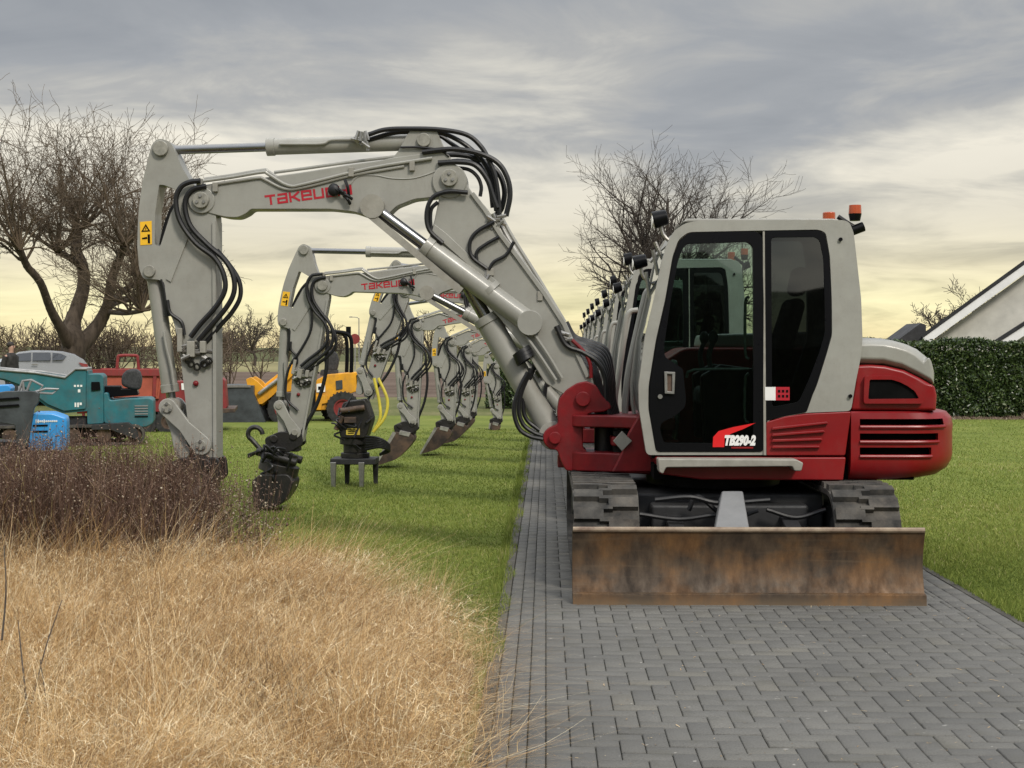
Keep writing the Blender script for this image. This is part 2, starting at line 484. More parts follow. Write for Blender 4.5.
# lettering -------------------------------------------------------------
STROKES = {
 'T': [[(0, 1), (1, 1)], [(0.55, 1), (0.55, 0)]],
 'A': [[(0.1, 1), (1, 1), (1, 0), (0, 0), (0, .5), (1, .5)]],
 'K': [[(0, 0), (0, 1)], [(1, 1), (.35, .5), (1, 0)], [(0, .5), (.35, .5)]],
 'E': [[(1, 0), (0, 0), (0, 1), (1, 1), (1, .5), (0, .5)]],
 'U': [[(0, 1), (0, 0), (1, 0), (1, 1)]],
 'C': [[(1, 1), (0, 1), (0, 0), (1, 0)]],
 'H': [[(0, 0), (0, 1)], [(1, 0), (1, 1)], [(0, .5), (1, .5)]],
 'I': [[(0, 0), (0, 1)]],
}
def stroke_text(mb, text, x, z, ang, h, wl, gap, th, y, map2=None):
    ca, sa = math.cos(ang), math.sin(ang); cx = 0.0; e = 0
    for ch in text:
        w = 0 if ch == 'I' else wl
        for line in STROKES[ch]:
            for (a, b) in zip(line[:-1], line[1:]):
                A = Vector((cx + a[0] * w, a[1] * h)); B = Vector((cx + b[0] * w, b[1] * h))
                d = (B - A).normalized(); nrm = Vector((-d.y, d.x)) * th / 2
                A2, B2 = A - d * th / 2, B + d * th / 2
                q = [A2 - nrm, B2 - nrm, B2 + nrm, A2 + nrm]
                pts = [(x + p.x * ca - p.y * sa, z + p.x * sa + p.y * ca) for p in q]
                if map2: pts = [map2(p) for p in pts]
                yy = y - 0.0004 * (e % 5); e += 1
                mb.add([(p[0], yy, p[1]) for p in pts], [(0, 1, 2, 3)])
        cx += w + gap
    return mb

def font_text(mb, text, x, z, y, size, shear=0.0, bold=0.0, ang=0.0, sx=1.0):
    c = bpy.data.curves.new('lettering', 'FONT'); c.body = text; c.size = size
    c.shear = shear; c.offset = bold; c.resolution_u = 3
    o = bpy.data.objects.new('lettering', c); COL.objects.link(o)
    dg = bpy.context.evaluated_depsgraph_get()
    me = o.evaluated_get(dg).to_mesh()
    ca, sa = math.cos(ang), math.sin(ang)
    vs = [(x + v.co.x * sx * ca - v.co.y * sa, y, z + v.co.x * sx * sa + v.co.y * ca) for v in me.vertices]
    fs = [tuple(p.vertices) for p in me.polygons]
    o.evaluated_get(dg).to_mesh_clear()
    bpy.data.objects.remove(o); bpy.data.curves.remove(c)
    mb.add(vs, fs)
    return mb
# ------------------------------------------------------------------ ground
def sheet(name, x0, x1, y0, y1, z, m, nx=1, ny=1, fn=None):
    mb = MB(); vs = []; fs = []
    for j in range(ny + 1):
        for i in range(nx + 1):
            x = x0 + (x1 - x0) * i / nx; y = y0 + (y1 - y0) * j / ny
            vs.append((x, y, z + (fn(x, y) if fn else 0)))
    for j in range(ny):
        for i in range(nx):
            a = j * (nx + 1) + i; fs.append((a, a + 1, a + nx + 2, a + nx + 1))
    mb.add(vs, fs)
    return tag(mb.build(name, m), kind='structure')

def soil_mat(name, stops, sc, sc2, bump=0.3, st=(1, 1, 1)):
    m = bpy.data.materials.new(name); m.use_nodes = True
    nt = m.node_tree; b = nt.nodes['Principled BSDF']
    t = nt.nodes.new('ShaderNodeTexCoord')
    def nz(s, stt=(1, 1, 1)):
        mp = nt.nodes.new('ShaderNodeMapping'); mp.inputs['Scale'].default_value = stt
        nt.links.new(t.outputs['Object'], mp.inputs[0])
        n = nt.nodes.new('ShaderNodeTexNoise'); n.inputs['Scale'].default_value = s; n.inputs['Detail'].default_value = 7
        n.inputs['Roughness'].default_value = 0.62
        nt.links.new(mp.outputs[0], n.inputs[0]); return n.outputs[0]
    a, c = nz(sc, st), nz(sc2)
    f = math_node(nt, 'ADD', math_node(nt, 'MULTIPLY', a, 0.55), math_node(nt, 'MULTIPLY', c, 0.45))
    nt.links.new(ramp(nt, f, stops), b.inputs['Base Color'])
    b.inputs['Roughness'].default_value = 0.95; b.inputs['Specular IOR Level'].default_value = 0.1
    bp = nt.nodes.new('ShaderNodeBump'); bp.inputs['Strength'].default_value = bump; bp.inputs['Distance'].default_value = 0.03
    nt.links.new(c, bp.inputs['Height']); nt.links.new(bp.outputs[0], b.inputs['Normal'])
    return m
m_lawn = soil_mat('mown_lawn', [(0.34, (0.075, 0.098, 0.020)), (0.48, (0.125, 0.155, 0.033)), (0.6, (0.165, 0.185, 0.046)), (0.72, (0.22, 0.21, 0.075))], 0.9, 28)
m_rough = soil_mat('rough_grass', [(0.35, (0.05, 0.06, 0.02)), (0.5, (0.10, 0.11, 0.04)), (0.65, (0.18, 0.16, 0.08))], 0.25, 6)
m_plough = soil_mat('ploughed_field', [(0.35, (0.060, 0.042, 0.032)), (0.5, (0.105, 0.075, 0.058)), (0.65, (0.15, 0.115, 0.09))], 0.3, 5, st=(0.15, 1, 1))
m_strip = soil_mat('pale_grass_strip', [(0.35, (0.13, 0.12, 0.06)), (0.5, (0.21, 0.19, 0.095)), (0.65, (0.28, 0.24, 0.13))], 0.05, 2, st=(0.2, 1, 1))
m_dyke = soil_mat('dyke_grass', [(0.35, (0.055, 0.060, 0.028)), (0.5, (0.085, 0.09, 0.042)), (0.65, (0.12, 0.115, 0.06))], 0.03, 0.8)
m_bed = soil_mat('bed_soil', [(0.35, (0.05, 0.035, 0.022)), (0.5, (0.11, 0.08, 0.045)), (0.65, (0.18, 0.13, 0.075))], 3, 30)
m_joint = soil_mat('joint_sand', [(0.35, (0.022, 0.022, 0.018)), (0.5, (0.040, 0.040, 0.033)), (0.65, (0.065, 0.062, 0.050))], 3, 60)

sheet('ground', -1500, 1500, -60, 3000, -0.05, m_rough)
sheet('lawn', -60, 60, -30, 36, 0.0, m_lawn)
sheet('rough_grass', -600, 600, 36, 50, 0.0, m_rough)
sheet('field', -600, 600, 50, 108, 0.0, m_plough)
sheet('grass_strip', -600, 600, 108.0, 205, 0.0, m_strip)
# the dyke along the horizon
dk = MB()
prof = [(205, 0.0), (214, 0.9), (222, 2.0), (226, 2.25), (234, 2.25), (250, 0.3), (260, -0.2)]
xs = np.linspace(-700, 700, 141)
vs = []; fs = []
for i, x in enumerate(xs):
    w = 0.12 * math.sin(x * 0.021) + 0.07 * math.sin(x * 0.077 + 1)
    for (y, z) in prof: vs.append((x, y + 3 * math.sin(x * 0.01), z * (1 + w)))
for i in range(len(xs) - 1):
    for k in range(len(prof) - 1):
        a = i * len(prof) + k; fs.append((a, a + len(prof), a + len(prof) + 1, a + 1))
tag(dk.add(vs, fs).build('dyke_hill', m_dyke), kind='structure')

# planting bed under the tall grass
bed = MB(); bed.prism([(-6.2, 3.2), (-0.36, 3.2), (-0.36, 7.6), (-0.55, 8.3), (-1.2, 8.9), (-1.9, 9.6), (-2.1, 10.6), (-6.2, 11.2)], -0.02, 0.012, axis='z')
tag(bed.build('bed_ground', m_bed), kind='structure')

# paving -----------------------------------------------------------------
PX0, PX1 = -0.29, 2.72
def m_paver():
    m = bpy.data.materials.new('grey_concrete_paver'); m.use_nodes = True
    nt = m.node_tree; b = nt.nodes['Principled BSDF']
    a = nt.nodes.new('ShaderNodeAttribute'); a.attribute_name = 'var'
    t = nt.nodes.new('ShaderNodeTexCoord')
    def nz(s, d=6):
        n = nt.nodes.new('ShaderNodeTexNoise'); n.inputs['Scale'].default_value = s; n.inputs['Detail'].default_value = d
        nt.links.new(t.outputs['Object'], n.inputs[0]); return n.outputs[0]
    c = ramp(nt, a.outputs['Fac'], [(0, (0.092, 0.090, 0.084)), (0.5, (0.106, 0.103, 0.095)), (0.9, (0.117, 0.113, 0.102)), (1.0, (0.122, 0.116, 0.101))])
    grit = nz(160, 3)
    c = mixc(nt, 1.0, c, ramp(nt, grit, [(0.3, 0.80), (0.7, 1.18)]), 'MULTIPLY')
    c = mixc(nt, 1.0, c, ramp(nt, nz(0.9), [(0.3, 0.84), (0.7, 1.14)]), 'MULTIPLY')
    c = mixc(nt, ramp(nt, nz(5.5), [(0.56, 0.0), (0.74, 0.5)]), c, (0.075, 0.072, 0.058))
    c = mixc(nt, ramp(nt, nz(38, 2), [(0.70, 0.0), (0.74, 0.5)]), c, (0.055, 0.052, 0.045))
    c = mixc(nt, ramp(nt, nz(23, 2), [(0.735, 0.0), (0.75, 0.8)]), c, (0.26, 0.25, 0.23))
    nt.links.new(c, b.inputs['Base Color'])
    b.inputs['Roughness'].default_value = 0.8; b.inputs['Specular IOR Level'].default_value = 0.35
    bp = nt.nodes.new('ShaderNodeBump'); bp.inputs['Strength'].default_value = 0.3; bp.inputs['Distance'].default_value = 0.004
    nt.links.new(grit, bp.inputs['Height']); nt.links.new(bp.outputs[0], b.inputs['Normal'])
    return m
blocks = []
U = 0.099
def addb(x0, x1, y0, y1):
    x0, x1 = max(x0, 0.0), min(x1, PX1 - 0.21)
    if x1 - x0 > 0.03: blocks.append((x0, x1, y0, y1))
ny = int((44 - 3.0) / U); nx = 27
for j in range(ny):
    for i in range(-1, nx):
        k = (i - j) % 4
        x, y = i * U, 3.0 + j * U
        if k == 0: addb(x, x + 2 * U, y, y + U)
        elif k == 3: addb(x, x + U, y, y + 2 * U)
for j in range(int(41 / 0.198)):
    y = 3.0 + j * 0.198
    blocks.append((-0.226, -0.15, y + 0.05, y + 0.248)); blocks.append((-0.075, 0.0, y, y + 0.198)); blocks.append((-0.15, -0.075, y + 0.1, y + 0.298))
    blocks.append((PX1 - 0.21, PX1 - 0.105, y, y + 0.198))
    blocks.append((PX1 - 0.105, PX1, y + 0.1, y + 0.298))
V = []; Fq = []; vv = []
for (x0, x1, y0, y1) in blocks:
    g = 0.0022; c = 0.004
    dz = rng.normal(0, 0.0012); tx, ty = rng.normal(0, 0.004), rng.normal(0, 0.004)
    o = len(V); cx, cy = (x0 + x1) / 2, (y0 + y1) / 2
    for (e, z) in ((g, -0.012), (g, 0.017), (g + c, 0.021)):
        for (x, y) in ((x0 + e, y0 + e), (x1 - e, y0 + e), (x1 - e, y1 - e), (x0 + e, y1 - e)):
            V.append((x, y, z + dz + (x - cx) * tx + (y - cy) * ty))
    for l in (0, 4):
        for q in range(4):
            r_ = (q + 1) % 4
            Fq.append((o + l + q, o + l + r_, o + l + 4 + r_, o + l + 4 + q))
    Fq.append((o + 8, o + 9, o + 10, o + 11))
    vv += [float(np.clip(rng.normal(0.5, 0.24), 0, 1))] * 12
tag(np_mesh('pavement', np.array(V), np.array(Fq), m_paver(), np.array(vv)), kind='structure')
sheet('path_joint_sand', PX0, PX1, 3.0, 44, 0.011, m_joint)
M['kerb'] = mat('concrete_kerb', (0.075, 0.070, 0.058), 0.9, scale=6, var=0.2, bump=0.25, bscale=120)
kb = MB(); y = 2.9
while y < 44:
    kb.box(-0.29, -0.228, y + 0.003, y + 0.997, -0.08, 0.026); y += 1.0
tag(kb.build('kerb', M['kerb'], bevel=0.006), kind='structure')
kb = MB(); y = 3.3
while y < 44:
    kb.box(PX1 + 0.002, PX1 + 0.055, y + 0.003, y + 0.997, -0.08, 0.022); y += 1.0
tag(kb.build('kerb', M['kerb'], bevel=0.006), kind='structure')

# lawn blades -----------------------------------------------------------------
m_blade = attr_mat('lawn_blade', [(0, (0.080, 0.115, 0.020)), (0.45, (0.175, 0.225, 0.042)), (0.8, (0.280, 0.305, 0.075)), (0.93, (0.31, 0.285, 0.10)), (1, (0.46, 0.40, 0.21))], 0.7, trans=0.25)
def lawn(x0f, x1f, ya, yb, n, hmin, hmax):
    u = rng.uniform(0, 1, n)
    y = 1 / (1 / ya + u * (1 / yb - 1 / ya))
    xa, xb = x0f(y), x1f(y)
    x = xa + rng.uniform(0, 1, n) * (xb - xa)
    patch = 0.5 + 0.5 * np.sin(x * 2.1 + np.sin(y * 1.3) * 2) * np.sin(y * 1.7 + np.sin(x * 0.9) * 2)
    h = rng.uniform(hmin, hmax, n) * (0.8 + 0.35 * patch)
    base = np.stack([x, y, np.zeros(n)], 1)
    lean = rng.normal(0, 0.018, (n, 2))
    w = 0.003 + 0.00033 * y
    big = np.sin(x * 0.7 + 1.3 * np.sin(y * 0.31)) * np.sin(y * 0.45 + x * 0.3)
    var = np.clip(rng.normal(0.44 + 0.16 * (patch - 0.5) + 0.15 * big, 0.22, n), 0, 1)
    return blades(base, h, lean, w, 2, var)
parts = [lawn(lambda y: np.maximum(-0.39 * y, -9) , lambda y: np.full_like(y, -0.30), 7.5, 30, 230000, 0.018, 0.040),
         lawn(lambda y: np.full_like(y, PX1 + 0.05), lambda y: np.maximum(0.34 * y, 3.2), 7.0, 34, 140000, 0.018, 0.040),
         lawn(lambda y: np.full_like(y, -0.36), lambda y: np.full_like(y, -0.25) + 0.03 * np.sin(y * 5), 7.4, 26, 6000, 0.03, 0.09),
         lawn(lambda y: np.full_like(y, PX1 + 0.03), lambda y: np.full_like(y, PX1 + 0.13), 7, 26, 5000, 0.03, 0.08)]
o = 0; VV = []; FF = []; vr = []
for (v, f, a) in parts:
    VV.append(v); FF.append(f + o); vr.append(a); o += len(v)
tag(np_mesh('lawn_grass', np.concatenate(VV), np.concatenate(FF), m_blade, np.concatenate(vr)),
    'short mown green lawn grass beside the paved path', 'grass', kind='stuff')

# golden ornamental grass --------------------------------------------------------
m_gold = attr_mat('straw_grass', [(0, (0.030, 0.015, 0.006)), (0.3, (0.21, 0.115, 0.042)), (0.6, (0.52, 0.325, 0.135)), (0.85, (0.80, 0.60, 0.33)), (1, (0.92, 0.82, 0.58))], 0.5, spec=0.4, trans=0.15)
def gold():
    outs = []
    # tussock centres
    tc_ = []
    while len(tc_) < 280:
        x, y = rng.uniform(-4.4, -0.3), rng.uniform(3.9, 8.9)
        lim = (-0.34 + 0.05 * math.sin(y * 4)) if y < 6.9 else -0.38 - (y - 6.9) * 0.6
        if x > lim: continue
        if x < -0.40 * y - 0.6: continue
        tc_.append((x, y))
    tc_ = np.array(tc_)
    tk = rng.uniform(0.75, 1.28, len(tc_)); tdir = rng.normal(0, 0.10, (len(tc_), 2)); tv = rng.normal(-0.03, 0.15, len(tc_))
    # long arching blades
    n = 40000
    k = rng.integers(0, len(tc_), n)
    r = rng.normal(0, 0.07, (n, 2))
    base = np.concatenate([tc_[k] + r, np.zeros((n, 1))], 1)
    ph = tc_[k]
    wind = np.stack([0.24 + 0.13 * np.sin(ph[:, 0] * 2.3 + ph[:, 1] * 1.4), -0.05 + 0.08 * np.sin(ph[:, 0] * 1.7 - ph[:, 1] * 2.1)], 1)
    lean = wind * np.where(ph[:, :1] > -0.8, 0.2, 1.0) + tdir[k] + r * 1.9 + rng.normal(0, 0.15, (n, 2))
    hh = 0.52 + 0.07 * np.sin(ph[:, 0] * 3.1 + 1) * np.sin(ph[:, 1] * 2.3) - 0.10 * np.clip((ph[:, 0] + 1.2), 0, 1)
    hh = hh * tk[k] * np.where(ph[:, 1] > 7.6, 1.12, 1.0)
    h = hh * rng.uniform(0.6, 1.18, n)
    var = np.clip(rng.normal(0.52, 0.24, n) + 0.12 * np.sin(ph[:, 0] * 5 + ph[:, 1] * 3) + tv[k], 0, 1)
    outs.append(blades(base, h, lean, rng.uniform(0.0018, 0.0046, n), 7, var, 2.1, 0.11))
    # fine feathery flower stems, curling at the tips
    n = 44000
    k = rng.integers(0, len(tc_), n)
    r = rng.normal(0, 0.11, (n, 2))
    base = np.concatenate([tc_[k] + r, rng.uniform(0.1, 0.32, (n, 1))], 1)
    ph = tc_[k]
    lean = np.stack([0.14 + 0.1 * np.sin(ph[:, 1] * 3.3), -0.04 + 0 * ph[:, 0]], 1) + rng.normal(0, 0.12, (n, 2))
    h = rng.uniform(0.12, 0.32, n) * (hh[k % len(hh)] / 0.50)
    var = np.clip(rng.normal(0.62, 0.19, n), 0, 1)
    outs.append(blades(base, h, lean, rng.uniform(0.0012, 0.0024, n), 6, var, 2.2, 0.10))
    # short curly awns and broken tips riding on the surface
    n = 90000
    k = rng.integers(0, len(tc_), n)
    r = rng.normal(0, 0.15, (n, 2))
    zz = (0.46 * tk[k] - 1.0 * (r ** 2).sum(1) - rng.exponential(0.07, n)) * 0.9
    base = np.concatenate([tc_[k] + r + np.array([0.09, 0]), np.maximum(zz, 0.04)[:, None]], 1)
    ok = base[:, 0] < -0.25; base = base[ok]; k = k[ok]; n = len(base)
    outs.append(blades(base, rng.uniform(-0.02, 0.07, n), rng.normal(0, 0.05, (n, 2)) + np.array([0.015, 0]), rng.uniform(0.0014, 0.0030, n), 4, np.clip(rng.normal(0.68, 0.24, n) + tv[k], 0, 1), 1.3, 0.05))
    # bleached broad leaves near the viewer
    n = 5200
    kk = np.where((tc_[:, 1] < 7.0) & (tc_[:, 0] < -0.75))[0]
    k = rng.choice(kk, n)
    r = rng.normal(0, 0.1, (n, 2))
    base = np.concatenate([tc_[k] + r, np.zeros((n, 1))], 1)
    lean = r * 2.0 + rng.normal(0, 0.2, (n, 2)) + np.array([0.06, -0.12])
    h = rng.uniform(0.38, 0.62, n)
    outs.append(blades(base, h, lean, rng.uniform(0.003, 0.0065, n), 8, np.clip(rng.normal(0.9, 0.1, n), 0, 1), 1.9, 0.16))
    # litter
    n = 16000
    x = rng.uniform(-4.4, -0.3, n); y = rng.uniform(3.6, 8.9, n)
    ok = x < np.where(y < 7.2, -0.34, -0.34 - (y - 7.2) * 0.6); x, y = x[ok], y[ok]; n = len(x)
    base = np.stack([x, y, np.full(n, 0.01)], 1)
    outs.append(blades(base, rng.uniform(0.03, 0.2, n), rng.normal(0, 0.16, (n, 2)), rng.uniform(0.0018, 0.003, n), 3, np.clip(rng.normal(0.35, 0.2, n), 0, 1)))
    # thin skirt into the lawn at the far edge
    n = 5000
    x = rng.uniform(-2.4, -0.6, n); y = 8.0 + (-x - 0.6) * 0.35 + rng.exponential(0.28, n)
    base = np.stack([x, y, np.zeros(n)], 1)
    outs.append(blades(base, rng.uniform(0.12, 0.42, n), rng.normal(0.06, 0.09, (n, 2)), rng.uniform(0.0016, 0.003, n), 4, np.clip(rng.normal(0.6, 0.2, n), 0, 1)))
    o = 0; VV = []; FF = []; vr = []
    for (v, f, a) in outs:
        VV.append(v); FF.append(f + o); vr.append(a); o += len(v)
    return np.concatenate(VV), np.concatenate(FF), np.concatenate(vr)
v, f, a = gold()
tag(np_mesh('ornamental_grass', v, f, m_gold, a), 'mass of golden straw coloured ornamental grass in the front left bed', 'ornamental grass', kind='stuff')
m_green = attr_mat('green_grass_leaf', [(0, (0.07, 0.09, 0.02)), (0.6, (0.14, 0.16, 0.045)), (1, (0.28, 0.27, 0.10))], 0.6, trans=0.3)
n = 2600
cc = np.array([(-1.75, 5.75), (-1.0, 5.4), (-0.75, 8.5), (-1.3, 8.9), (-1.9, 5.3)])
k = rng.integers(0, len(cc), n); r = rng.normal(0, 0.16, (n, 2))
v, f, a = blades(np.concatenate([cc[k] + r, np.zeros((n, 1))], 1), rng.uniform(0.15, 0.40, n), r * 0.8 + rng.normal(0, 0.08, (n, 2)), rng.uniform(0.003, 0.005, n), 4, rng.uniform(0, 1, n))
tag(np_mesh('green_grass_leaves', v, f, m_green, a), 'fresh green leaves growing up through the golden grass', 'grass', kind='stuff')

# dried brown perennials ------------------------------------------------------------
m_stem = attr_mat('dry_brown_stem', [(0, (0.028, 0.013, 0.008)), (0.5, (0.098, 0.056, 0.040)), (0.85, (0.22, 0.145, 0.10)), (1, (0.34, 0.28, 0.12))], 0.85)
m_seed = attr_mat('seed_head', [(0, (0.10, 0.062, 0.050)), (0.5, (0.21, 0.15, 0.115)), (0.9, (0.38, 0.32, 0.23)), (1, (0.5, 0.45, 0.34))], 0.9)
def perennials(n, rx, ry, hfun, spread=0.14):
    x = rng.uniform(*rx, n); y = rng.uniform(*ry, n)
    ok = (x < -2.26 - 0.28 * np.abs(y - 9.9) + rng.normal(0, 0.15, n)) & (x > -0.40 * y - 0.5)
    x, y = x[ok], y[ok]; n = len(x)
    H = hfun(x, y) * rng.uniform(0.72, 1.06, n)
    lean = rng.normal(0, 0.10, (n, 2)) + np.array([0.03, 0])
    base = np.stack([x, y, np.zeros(n)], 1)
    A = blades(base, H, lean, np.full(n, 0.0068), 4, np.clip(rng.normal(0.45, 0.24, n), 0, 1), 1.3)
    # side twigs
    m = n * 5; k = rng.integers(0, n, m); t = rng.uniform(0.3, 0.97, m)
    ll = np.linalg.norm(lean, axis=1)
    def at(k, t):
        p = base[k].copy(); p[:, :2] += lean[k] * (t ** 1.3)[:, None]
        p[:, 2] += H[k] * (t - 0.35 * np.minimum(ll[k] / H[k], 1.3) * t ** 2.2); return p
    tb = at(k, t); tl = rng.normal(0, 0.085, (m, 2)); th = rng.uniform(0.04, 0.19, m)
    B = blades(tb, th, tl, np.full(m, 0.0035), 2, np.clip(rng.normal(0.5, 0.22, m), 0, 1), 1.0)
    # seed heads: tiny crossed diamonds at the twig tips
    tip = tb.copy(); tip[:, :2] += tl; tip[:, 2] += th * 0.72
    sel = rng.uniform(0, 1, m) < 0.42; tip = tip[sel]; q = len(tip)
    s = rng.uniform(0.004, 0.0085, q)[:, None]
    d1 = rng.normal(0, 1, (q, 3)); d1 /= np.linalg.norm(d1, axis=1)[:, None]
    d2 = rng.normal(0, 1, (q, 3)); d2 -= d1 * (d1 * d2).sum(1)[:, None]; d2 /= np.linalg.norm(d2, axis=1)[:, None]
    d3 = np.cross(d1, d2)
    SV = np.stack([tip - d1 * s, tip - d2 * s, tip + d1 * s, tip + d2 * s, tip - d3 * s, tip + d3 * s], 1).reshape(-1, 3)
    i = np.arange(q)[:, None] * 6
    SF = np.concatenate([np.concatenate([i + a, i + b, i + c], 1) for a, b, c in ((0, 1, 5), (1, 2, 5), (2, 3, 5), (3, 0, 5), (1, 0, 4), (2, 1, 4), (3, 2, 4), (0, 3, 4))], 0)
    sv = np.repeat(np.clip(rng.normal(0.4, 0.25, q), 0, 1), 6)
    V = np.concatenate([A[0], B[0]]); Fq = np.concatenate([A[1], B[1] + len(A[0])]); va = np.concatenate([A[2], B[2]])
    return V, Fq, va, SV, SF, sv
hf = lambda x, y: 0.98 + 0.05 * np.sin(x * 3.3) + 0.04 * np.sin(y * 5 + x) - 0.45 * np.clip(x + 2.5, 0, 1)
V, Fq, va, SV, SF, sv = perennials(11500, (-4.9, -1.9), (8.5, 10.75), hf)
tag(np_mesh('dried_perennials', V, Fq, m_stem, va), 'dense dark brown mass of dried perennial stems behind the golden grass', 'dried perennials', kind='stuff')
tag(np_mesh('dried_seed_heads', SV, SF, m_seed, sv), 'pale beige seed heads dotted over the dark brown dried stems', 'seed heads', kind='stuff')

# the sparse dried plant at the right end of the bed
def sparse(px, py, n, h, name, label):
    gx, gy = px, py
    t = thing(name, label, 'dried plant', (gx, gy, 0))
    r = rng.normal(0, 0.055, (n, 2)); base = np.concatenate([r, np.zeros((n, 1))], 1)
    lean = r * 0.9 + rng.normal(0, 0.06, (n, 2)); H = h * rng.uniform(0.5, 1.1, n)
    A = blades(base, H, lean, np.full(n, 0.004), 3, np.clip(rng.normal(0.6, 0.2, n), 0, 1), 1.3)
    tag(np_mesh('stem', A[0], A[1], m_stem, A[2], t), kind='stuff')
    m = n * 5; k = rng.integers(0, n, m); tt = rng.uniform(0.5, 1, m)
    p = base[k].copy(); p[:, :2] += lean[k] * tt[:, None]; p[:, 2] += H[k] * tt * 0.85; p += rng.normal(0, 0.02, (m, 3))
    s = 0.007; q = m; i = np.arange(q)[:, None] * 4
    d = rng.normal(0, s, (q, 4, 3)); SV = (p[:, None] + d).reshape(-1, 3)
    SF = np.concatenate([np.concatenate([i + a, i + b, i + c], 1) for a, b, c in ((0, 1, 2), (0, 2, 3), (0, 3, 1), (1, 3, 2))], 0)
    tag(np_mesh('seed_head', SV, SF, m_seed, np.repeat(rng.uniform(0, 1, q), 4), t), kind='stuff')
sparse(-1.93, 9.75, 150, 0.86, 'dried_plant', 'sparse dried plant with pale seed heads alone at the right end of the bed')
sparse(-2.13, 9.6, 120, 0.7, 'dried_plant', 'low thin dried plant just left of the lone sparse one beside the brown mass')

# bare sapling twigs in the left foreground
t = thing('bare_sapling', 'thin bare dark twigs rising through the golden grass at the left edge', 'sapling', (-1.95, 5.2, 0))
mb = MB()
for pts in ([(8, 768), (28, 715), (45, 650), (62, 600)], [(28, 715), (22, 660), (18, 620)], [(2, 640), (6, 590), (4, 545)], [(52, 768), (46, 700), (40, 660)]):
    P = [W(a, b, 5.2 + 0.1 * i) for i, (a, b) in enumerate(pts)]
    mb.tube([(p[0], 5.2 + 0.1 * i, max(p[1], 0.0)) for i, p in enumerate(P)], 0.0045, 6, 6, taper=0.0018)
mb.build('branch', M['bark2'], t)
mb = MB()
mb.tube([(-1.95, 5.2, 0), (-1.93, 5.2, 0.08), (-1.9, 5.2, 0.2)], 0.008, 6)
mb.build('trunk', M['bark2'], t)

# ------------------------------------------------------------------ trees
def tube_net(segs, nside_thick=7):
    """segs: list of (p0,p1,r0,r1) -> vertices, quads, in one array"""
    V = []; Fq = []
    for n, sel in ((7, [s for s in segs if s[2] > 0.05]), (4, [s for s in segs if 0.012 < s[2] <= 0.05]), (3, [s for s in segs if s[2] <= 0.012])):
        if not sel: continue
        P0 = np.array([s[0] for s in sel]); P1 = np.array([s[1] for s in sel]); R0 = np.array([s[2] for s in sel]); R1 = np.array([s[3] for s in sel])
        D = P1 - P0; D /= np.maximum(np.linalg.norm(D, axis=1), 1e-9)[:, None]
        A = np.where(np.abs(D[:, 2:3]) < 0.9, np.array([[0, 0, 1.0]]), np.array([[1.0, 0, 0]]))
        U_ = np.cross(D, A); U_ /= np.linalg.norm(U_, axis=1)[:, None]; Wv = np.cross(D, U_)
        ang = np.arange(n) * 2 * np.pi / n
        c, s = np.cos(ang)[None, :, None], np.sin(ang)[None, :, None]
        ring = U_[:, None] * c + Wv[:, None] * s
        v = np.stack([P0[:, None] + ring * R0[:, None, None], (P1 + D * R1[:, None] * 0.5)[:, None] + ring * R1[:, None, None]], 1).reshape(-1, 3)
        o = sum(len(x) for x in V)
        i = np.arange(len(sel))[:, None] * 2 * n + o
        for k in range(n):
            k2 = (k + 1) % n
            Fq.append(np.concatenate([i + k, i + k2, i + n + k2, i + n + k], 1))
        V.append(v)
    return np.concatenate(V), np.concatenate(Fq)

def grow(segs, p, d, L, r, lvl, rnd, up=0.0, wob=0.25, nseg=5, kids=(5, 5, 4, 4), ratio=0.62, spread=0.75, droop=0.0, minr=0.004, endr=0.35):
    """one branch with its side branches"""
    p = np.array(p, float); d = np.array(d, float); d /= np.linalg.norm(d)
    pts = [(p.copy(), r)]
    step = L / nseg
    for i in range(nseg):
        d = d + np.array([rnd.gauss(0, wob), rnd.gauss(0, wob), rnd.gauss(0, wob) + up - droop * (i / nseg)]) * 0.5
        d /= np.linalg.norm(d)
        q = p + d * step
        rr = max(minr, r * (1 - (1 - endr) * (i + 1) / nseg))
        segs.append((p.copy(), q.copy(), pts[-1][1], rr))
        p = q; pts.append((p.copy(), rr))
    if lvl >= len(kids): return
    n = kids[lvl]
    for k in range(n):
        t = 0.25 + 0.75 * (k + rnd.random()) / n
        i = min(int(t * nseg), nseg - 1); f = t * nseg - i
        a = pts[i][0] * (1 - f) + pts[i + 1][0] * f
        dd = pts[i + 1][0] - pts[i][0]; dd = dd / np.linalg.norm(dd)
        s = np.array([rnd.gauss(0, 1) for _ in range(3)]); s -= dd * s.dot(dd); s /= np.linalg.norm(s)
        nd = dd * (1 - spread * 0.5) + s * spread
        grow(segs, a, nd, L * ratio * rnd.uniform(0.7, 1.15), max(minr, pts[i][1] * 0.6), lvl + 1, rnd, up, wob, max(3, nseg - 1), kids, ratio, spread, droop, minr, endr)

def finish_tree(t, trunk, crown, mtrunk, mtwig):
    org = np.array(t.location)
    V, Fq = tube_net(trunk); o = np_mesh('trunk', V - org, Fq, mtrunk, None, t)
    for p in o.data.polygons: p.use_smooth = True
    V, Fq = tube_net(crown); np_mesh('crown', V - org, Fq, mtwig, None, t)

